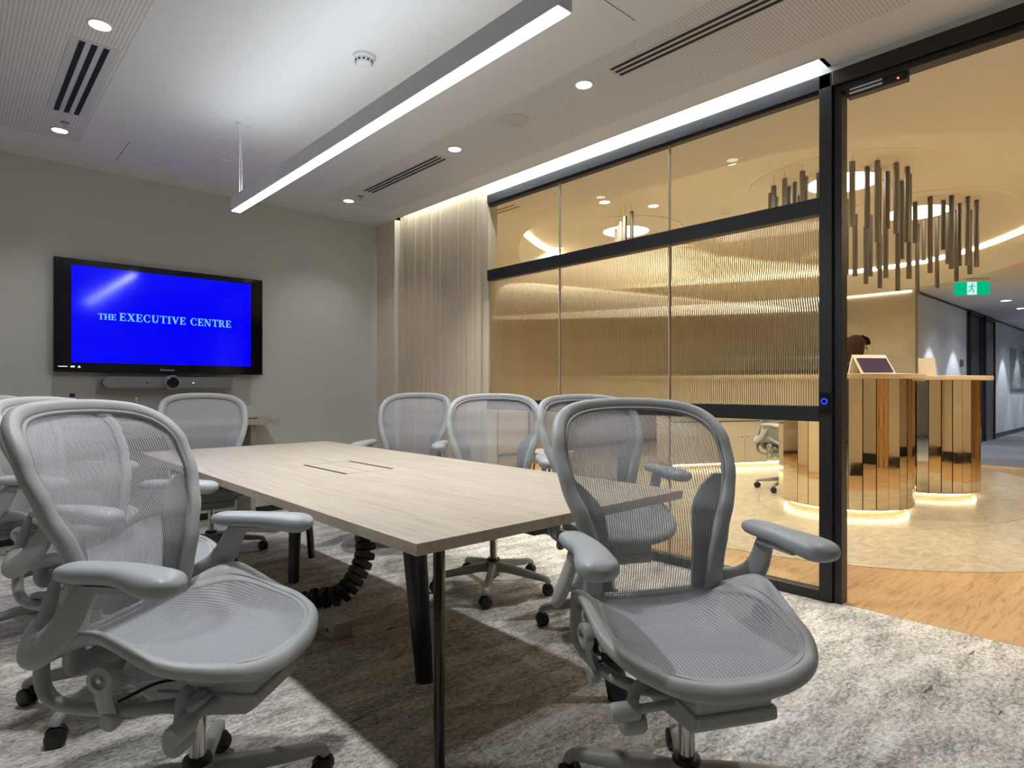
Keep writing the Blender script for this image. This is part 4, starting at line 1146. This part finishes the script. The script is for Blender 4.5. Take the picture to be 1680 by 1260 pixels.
# ------------------------------------------------------------------ receptionist
pe = empty('person', (7.06, 2.36, 0), math.atan2(-.45, -.9) , label='person with long brown hair in dark clothes standing behind the mirrored desks, head bowed', cat='person')
pe.location = (7.18, 2.43, 0); pe.rotation_euler = (0, 0, math.radians(-146))
def skinned(name, verts, edges, radii, mt, parent, sub=2, root=0):
    me = bpy.data.meshes.new(name); me.from_pydata(verts, edges, []); me.materials.append(mt)
    o = bpy.data.objects.new(name, me); link(o, parent)
    o.modifiers.new('skin', 'SKIN')
    me.skin_vertices or None
    if not me.skin_vertices:
        pass
    return o, me
def body(name, chains, mt, parent, sub=2):
    bm_ = bmesh.new(); lay = bm_.verts.layers.skin.verify(); idx = {}
    def V(p, r):
        key = tuple(round(c, 4) for c in p)
        if key not in idx:
            v = bm_.verts.new(p); v[lay].radius = (r, r * .85) if not isinstance(r, tuple) else r; idx[key] = v
            if len(idx) == 1: v[lay].use_root = True
        return idx[key]
    for ch in chains:
        prev = None
        for p, r in ch:
            v = V(p, r)
            if prev is not None and v is not prev:
                try: bm_.edges.new((prev, v))
                except ValueError: pass
            prev = v
    me = bpy.data.meshes.new(name); bm_.to_mesh(me); bm_.free(); me.materials.append(mt)
    o = bpy.data.objects.new(name, me); link(o, parent)
    s = o.modifiers.new('skin', 'SKIN'); s.use_smooth_shade = True
    u = o.modifiers.new('sub', 'SUBSURF'); u.levels = sub; u.render_levels = sub
    return o
# local frame: faces +Y
hip, wst, chs, nck = (0, 0, .93), (0, .0, 1.08), (0, .02, 1.26), (0, .03, 1.42)
head = (0, .075, 1.545)
chains = [[(hip, (.13, .10)), (wst, (.11, .085)), (chs, (.13, .095)), ((0, .02, 1.37), (.09, .07)), (nck, .045), ((0, .05, 1.47), .042), (head, (.068, .085)), ((0, .09, 1.61), (.062, .075))]]
for s in (-1, 1):
    chains.append([((0, .02, 1.37), (.09, .07)), ((s * .155, .015, 1.36), .05), ((s * .19, .0, 1.12), .040), ((s * .15, .09, 1.00), .034), ((s * .10, .135, 1.02), .024), ((s * .085, .15, 1.03), (.032, .016))])
    chains.append([(hip, (.13, .10)), ((s * .085, 0, .86), .085), ((s * .09, .01, .50), .058), ((s * .09, -.01, .10), .036), ((s * .09, .02, .045), .034), ((s * .095, .13, .03), .03)])
    for k, (dx, dz, L_) in enumerate(((-.024, 0, .06), (-.008, .003, .072), (.009, .002, .068), (.025, -.002, .055))):
        chains.append([((s * .085, .15, 1.03), (.032, .016)), ((s * .066, .165, 1.034 + dx), .0085), ((s * .066 - s * L_ * .6, .172, 1.03 + dx * 1.1), .008), ((s * .066 - s * L_, .17, 1.022 + dx * 1.1), .007)])
    chains.append([((s * .10, .135, 1.02), .024), ((s * .075, .15, 1.062), .010), ((s * .05, .16, 1.078), .0085)])
body('body', chains, M['skin'], pe)
cl = [[((0, 0, .90), (.145, .115)), ((0, 0, 1.08), (.125, .10)), ((0, .02, 1.26), (.145, .108)), ((0, .02, 1.375), (.105, .075))]]
for s in (-1, 1):
    cl.append([((0, .02, 1.375), (.105, .075)), ((s * .155, .015, 1.365), .062), ((s * .195, .0, 1.12), .050), ((s * .155, .085, 1.00), .043), ((s * .115, .128, 1.015), .034)])
body('jacket', cl, M['clothes'], pe)
tr_ = [[((0, 0, .96), (.14, .11)), ((0, 0, .90), (.14, .11))]]
for s in (-1, 1): tr_.append([((0, 0, .90), (.14, .11)), ((s * .088, 0, .82), .095), ((s * .09, .01, .50), .070), ((s * .09, -.01, .09), .052)])
body('trousers', tr_, M['clothes'], pe)
for s in (-1, 1):
    MB().lathe([(.0001, -.008), (.006, -.006), (.009, 0), (.006, .006), (.0001, .008)], (s * .028, .147, 1.550), 12, 'Y').build('eye', mat('eye_dark', (.03, .02, .02), .2), pe)
MB().sweep([(0, .155, 1.575), (0, .170, 1.545), (0, .176, 1.528), (0, .160, 1.520)], [.012, .018, .026, .018], [.012, .016, .018, .010], up=(0, 1, .2), n=10).build('nose', M['skin'], pe, smooth=60)
MB().sweep([(-.022, .152, 1.497), (0, .158, 1.496), (.022, .152, 1.497)], [.008, .012, .008], [.008, .011, .008], n=8).build('mouth', mat('lips', (.42, .16, .14), .45), pe, smooth=60)
# hair: cap plus long fall down the back and sides
hb = MB()
def hs(u, v):
    a = 2 * PI * u; p = v * PI * .62
    x = .092 * math.sin(p) * math.cos(a); y = .062 + .112 * math.sin(p) * math.sin(a) ; z = 1.585 + .115 * math.cos(p)
    if math.sin(a) > .35 and v > .62: z = max(z, 1.60)
    return (x, y - .01, z)
hb.grid(hs, 32, 14)
for k in range(26):
    a = math.radians(142 + 256 * k / 25)
    x, y = .082 * math.cos(a), .05 + .098 * math.sin(a)
    ln = .33 + .05 * math.sin(k * 2.1)
    hb.sweep(catmull([(x * .7, .04 + (y - .04) * .7, 1.67), (x, y, 1.60), (x * 1.12, y - .012, 1.50), (x * 1.2, y - .03, 1.40), (x * 1.05, y - .035, 1.60 - ln)], 3), [.034] * 12 + [.012], [.022] * 12 + [.008], up=(0, 1, .1), n=8)
for k in range(9):
    x = -.05 + .1 * k / 8
    hb.sweep(catmull([(x * .6, .10, 1.69), (x, .158, 1.655), (x * 1.1, .172, 1.615), (x * 1.1, .170, 1.588)], 3), [.02] * 10, [.012] * 10, up=(0, 1, .3), n=6)
hb.build('hair', M['hair'], pe, smooth=80)

# ------------------------------------------------------------------ world, camera, settings
w = bpy.data.worlds.new('World'); SC.world = w; w.use_nodes = True
w.node_tree.nodes['Background'].inputs[0].default_value = (.5, .55, .6, 1); w.node_tree.nodes['Background'].inputs[1].default_value = .03
cam = bpy.data.cameras.new('Camera'); co = bpy.data.objects.new('Camera', cam); link(co)
co.location = (0, 0, 1.116); co.rotation_euler = (PI / 2, 0, -YAW)
cam.sensor_width = 36; cam.lens = 36 * 1010 / 1680; cam.shift_y = (638 - 630) / 1680; cam.clip_start = .02; cam.clip_end = 100
SC.camera = co
SC.view_settings.view_transform = 'Standard'; SC.view_settings.look = 'None'; SC.view_settings.exposure = .20; SC.view_settings.gamma = 1
SC.view_settings.use_curve_mapping = False
c = SC.cycles
c.max_bounces = 8; c.diffuse_bounces = 4; c.glossy_bounces = 4; c.transmission_bounces = 6; c.transparent_max_bounces = 16
c.caustics_reflective = False; c.caustics_refractive = False; c.sample_clamp_indirect = 6
c.use_denoising = True
try: c.denoiser = 'OPENIMAGEDENOISE'
except Exception: pass
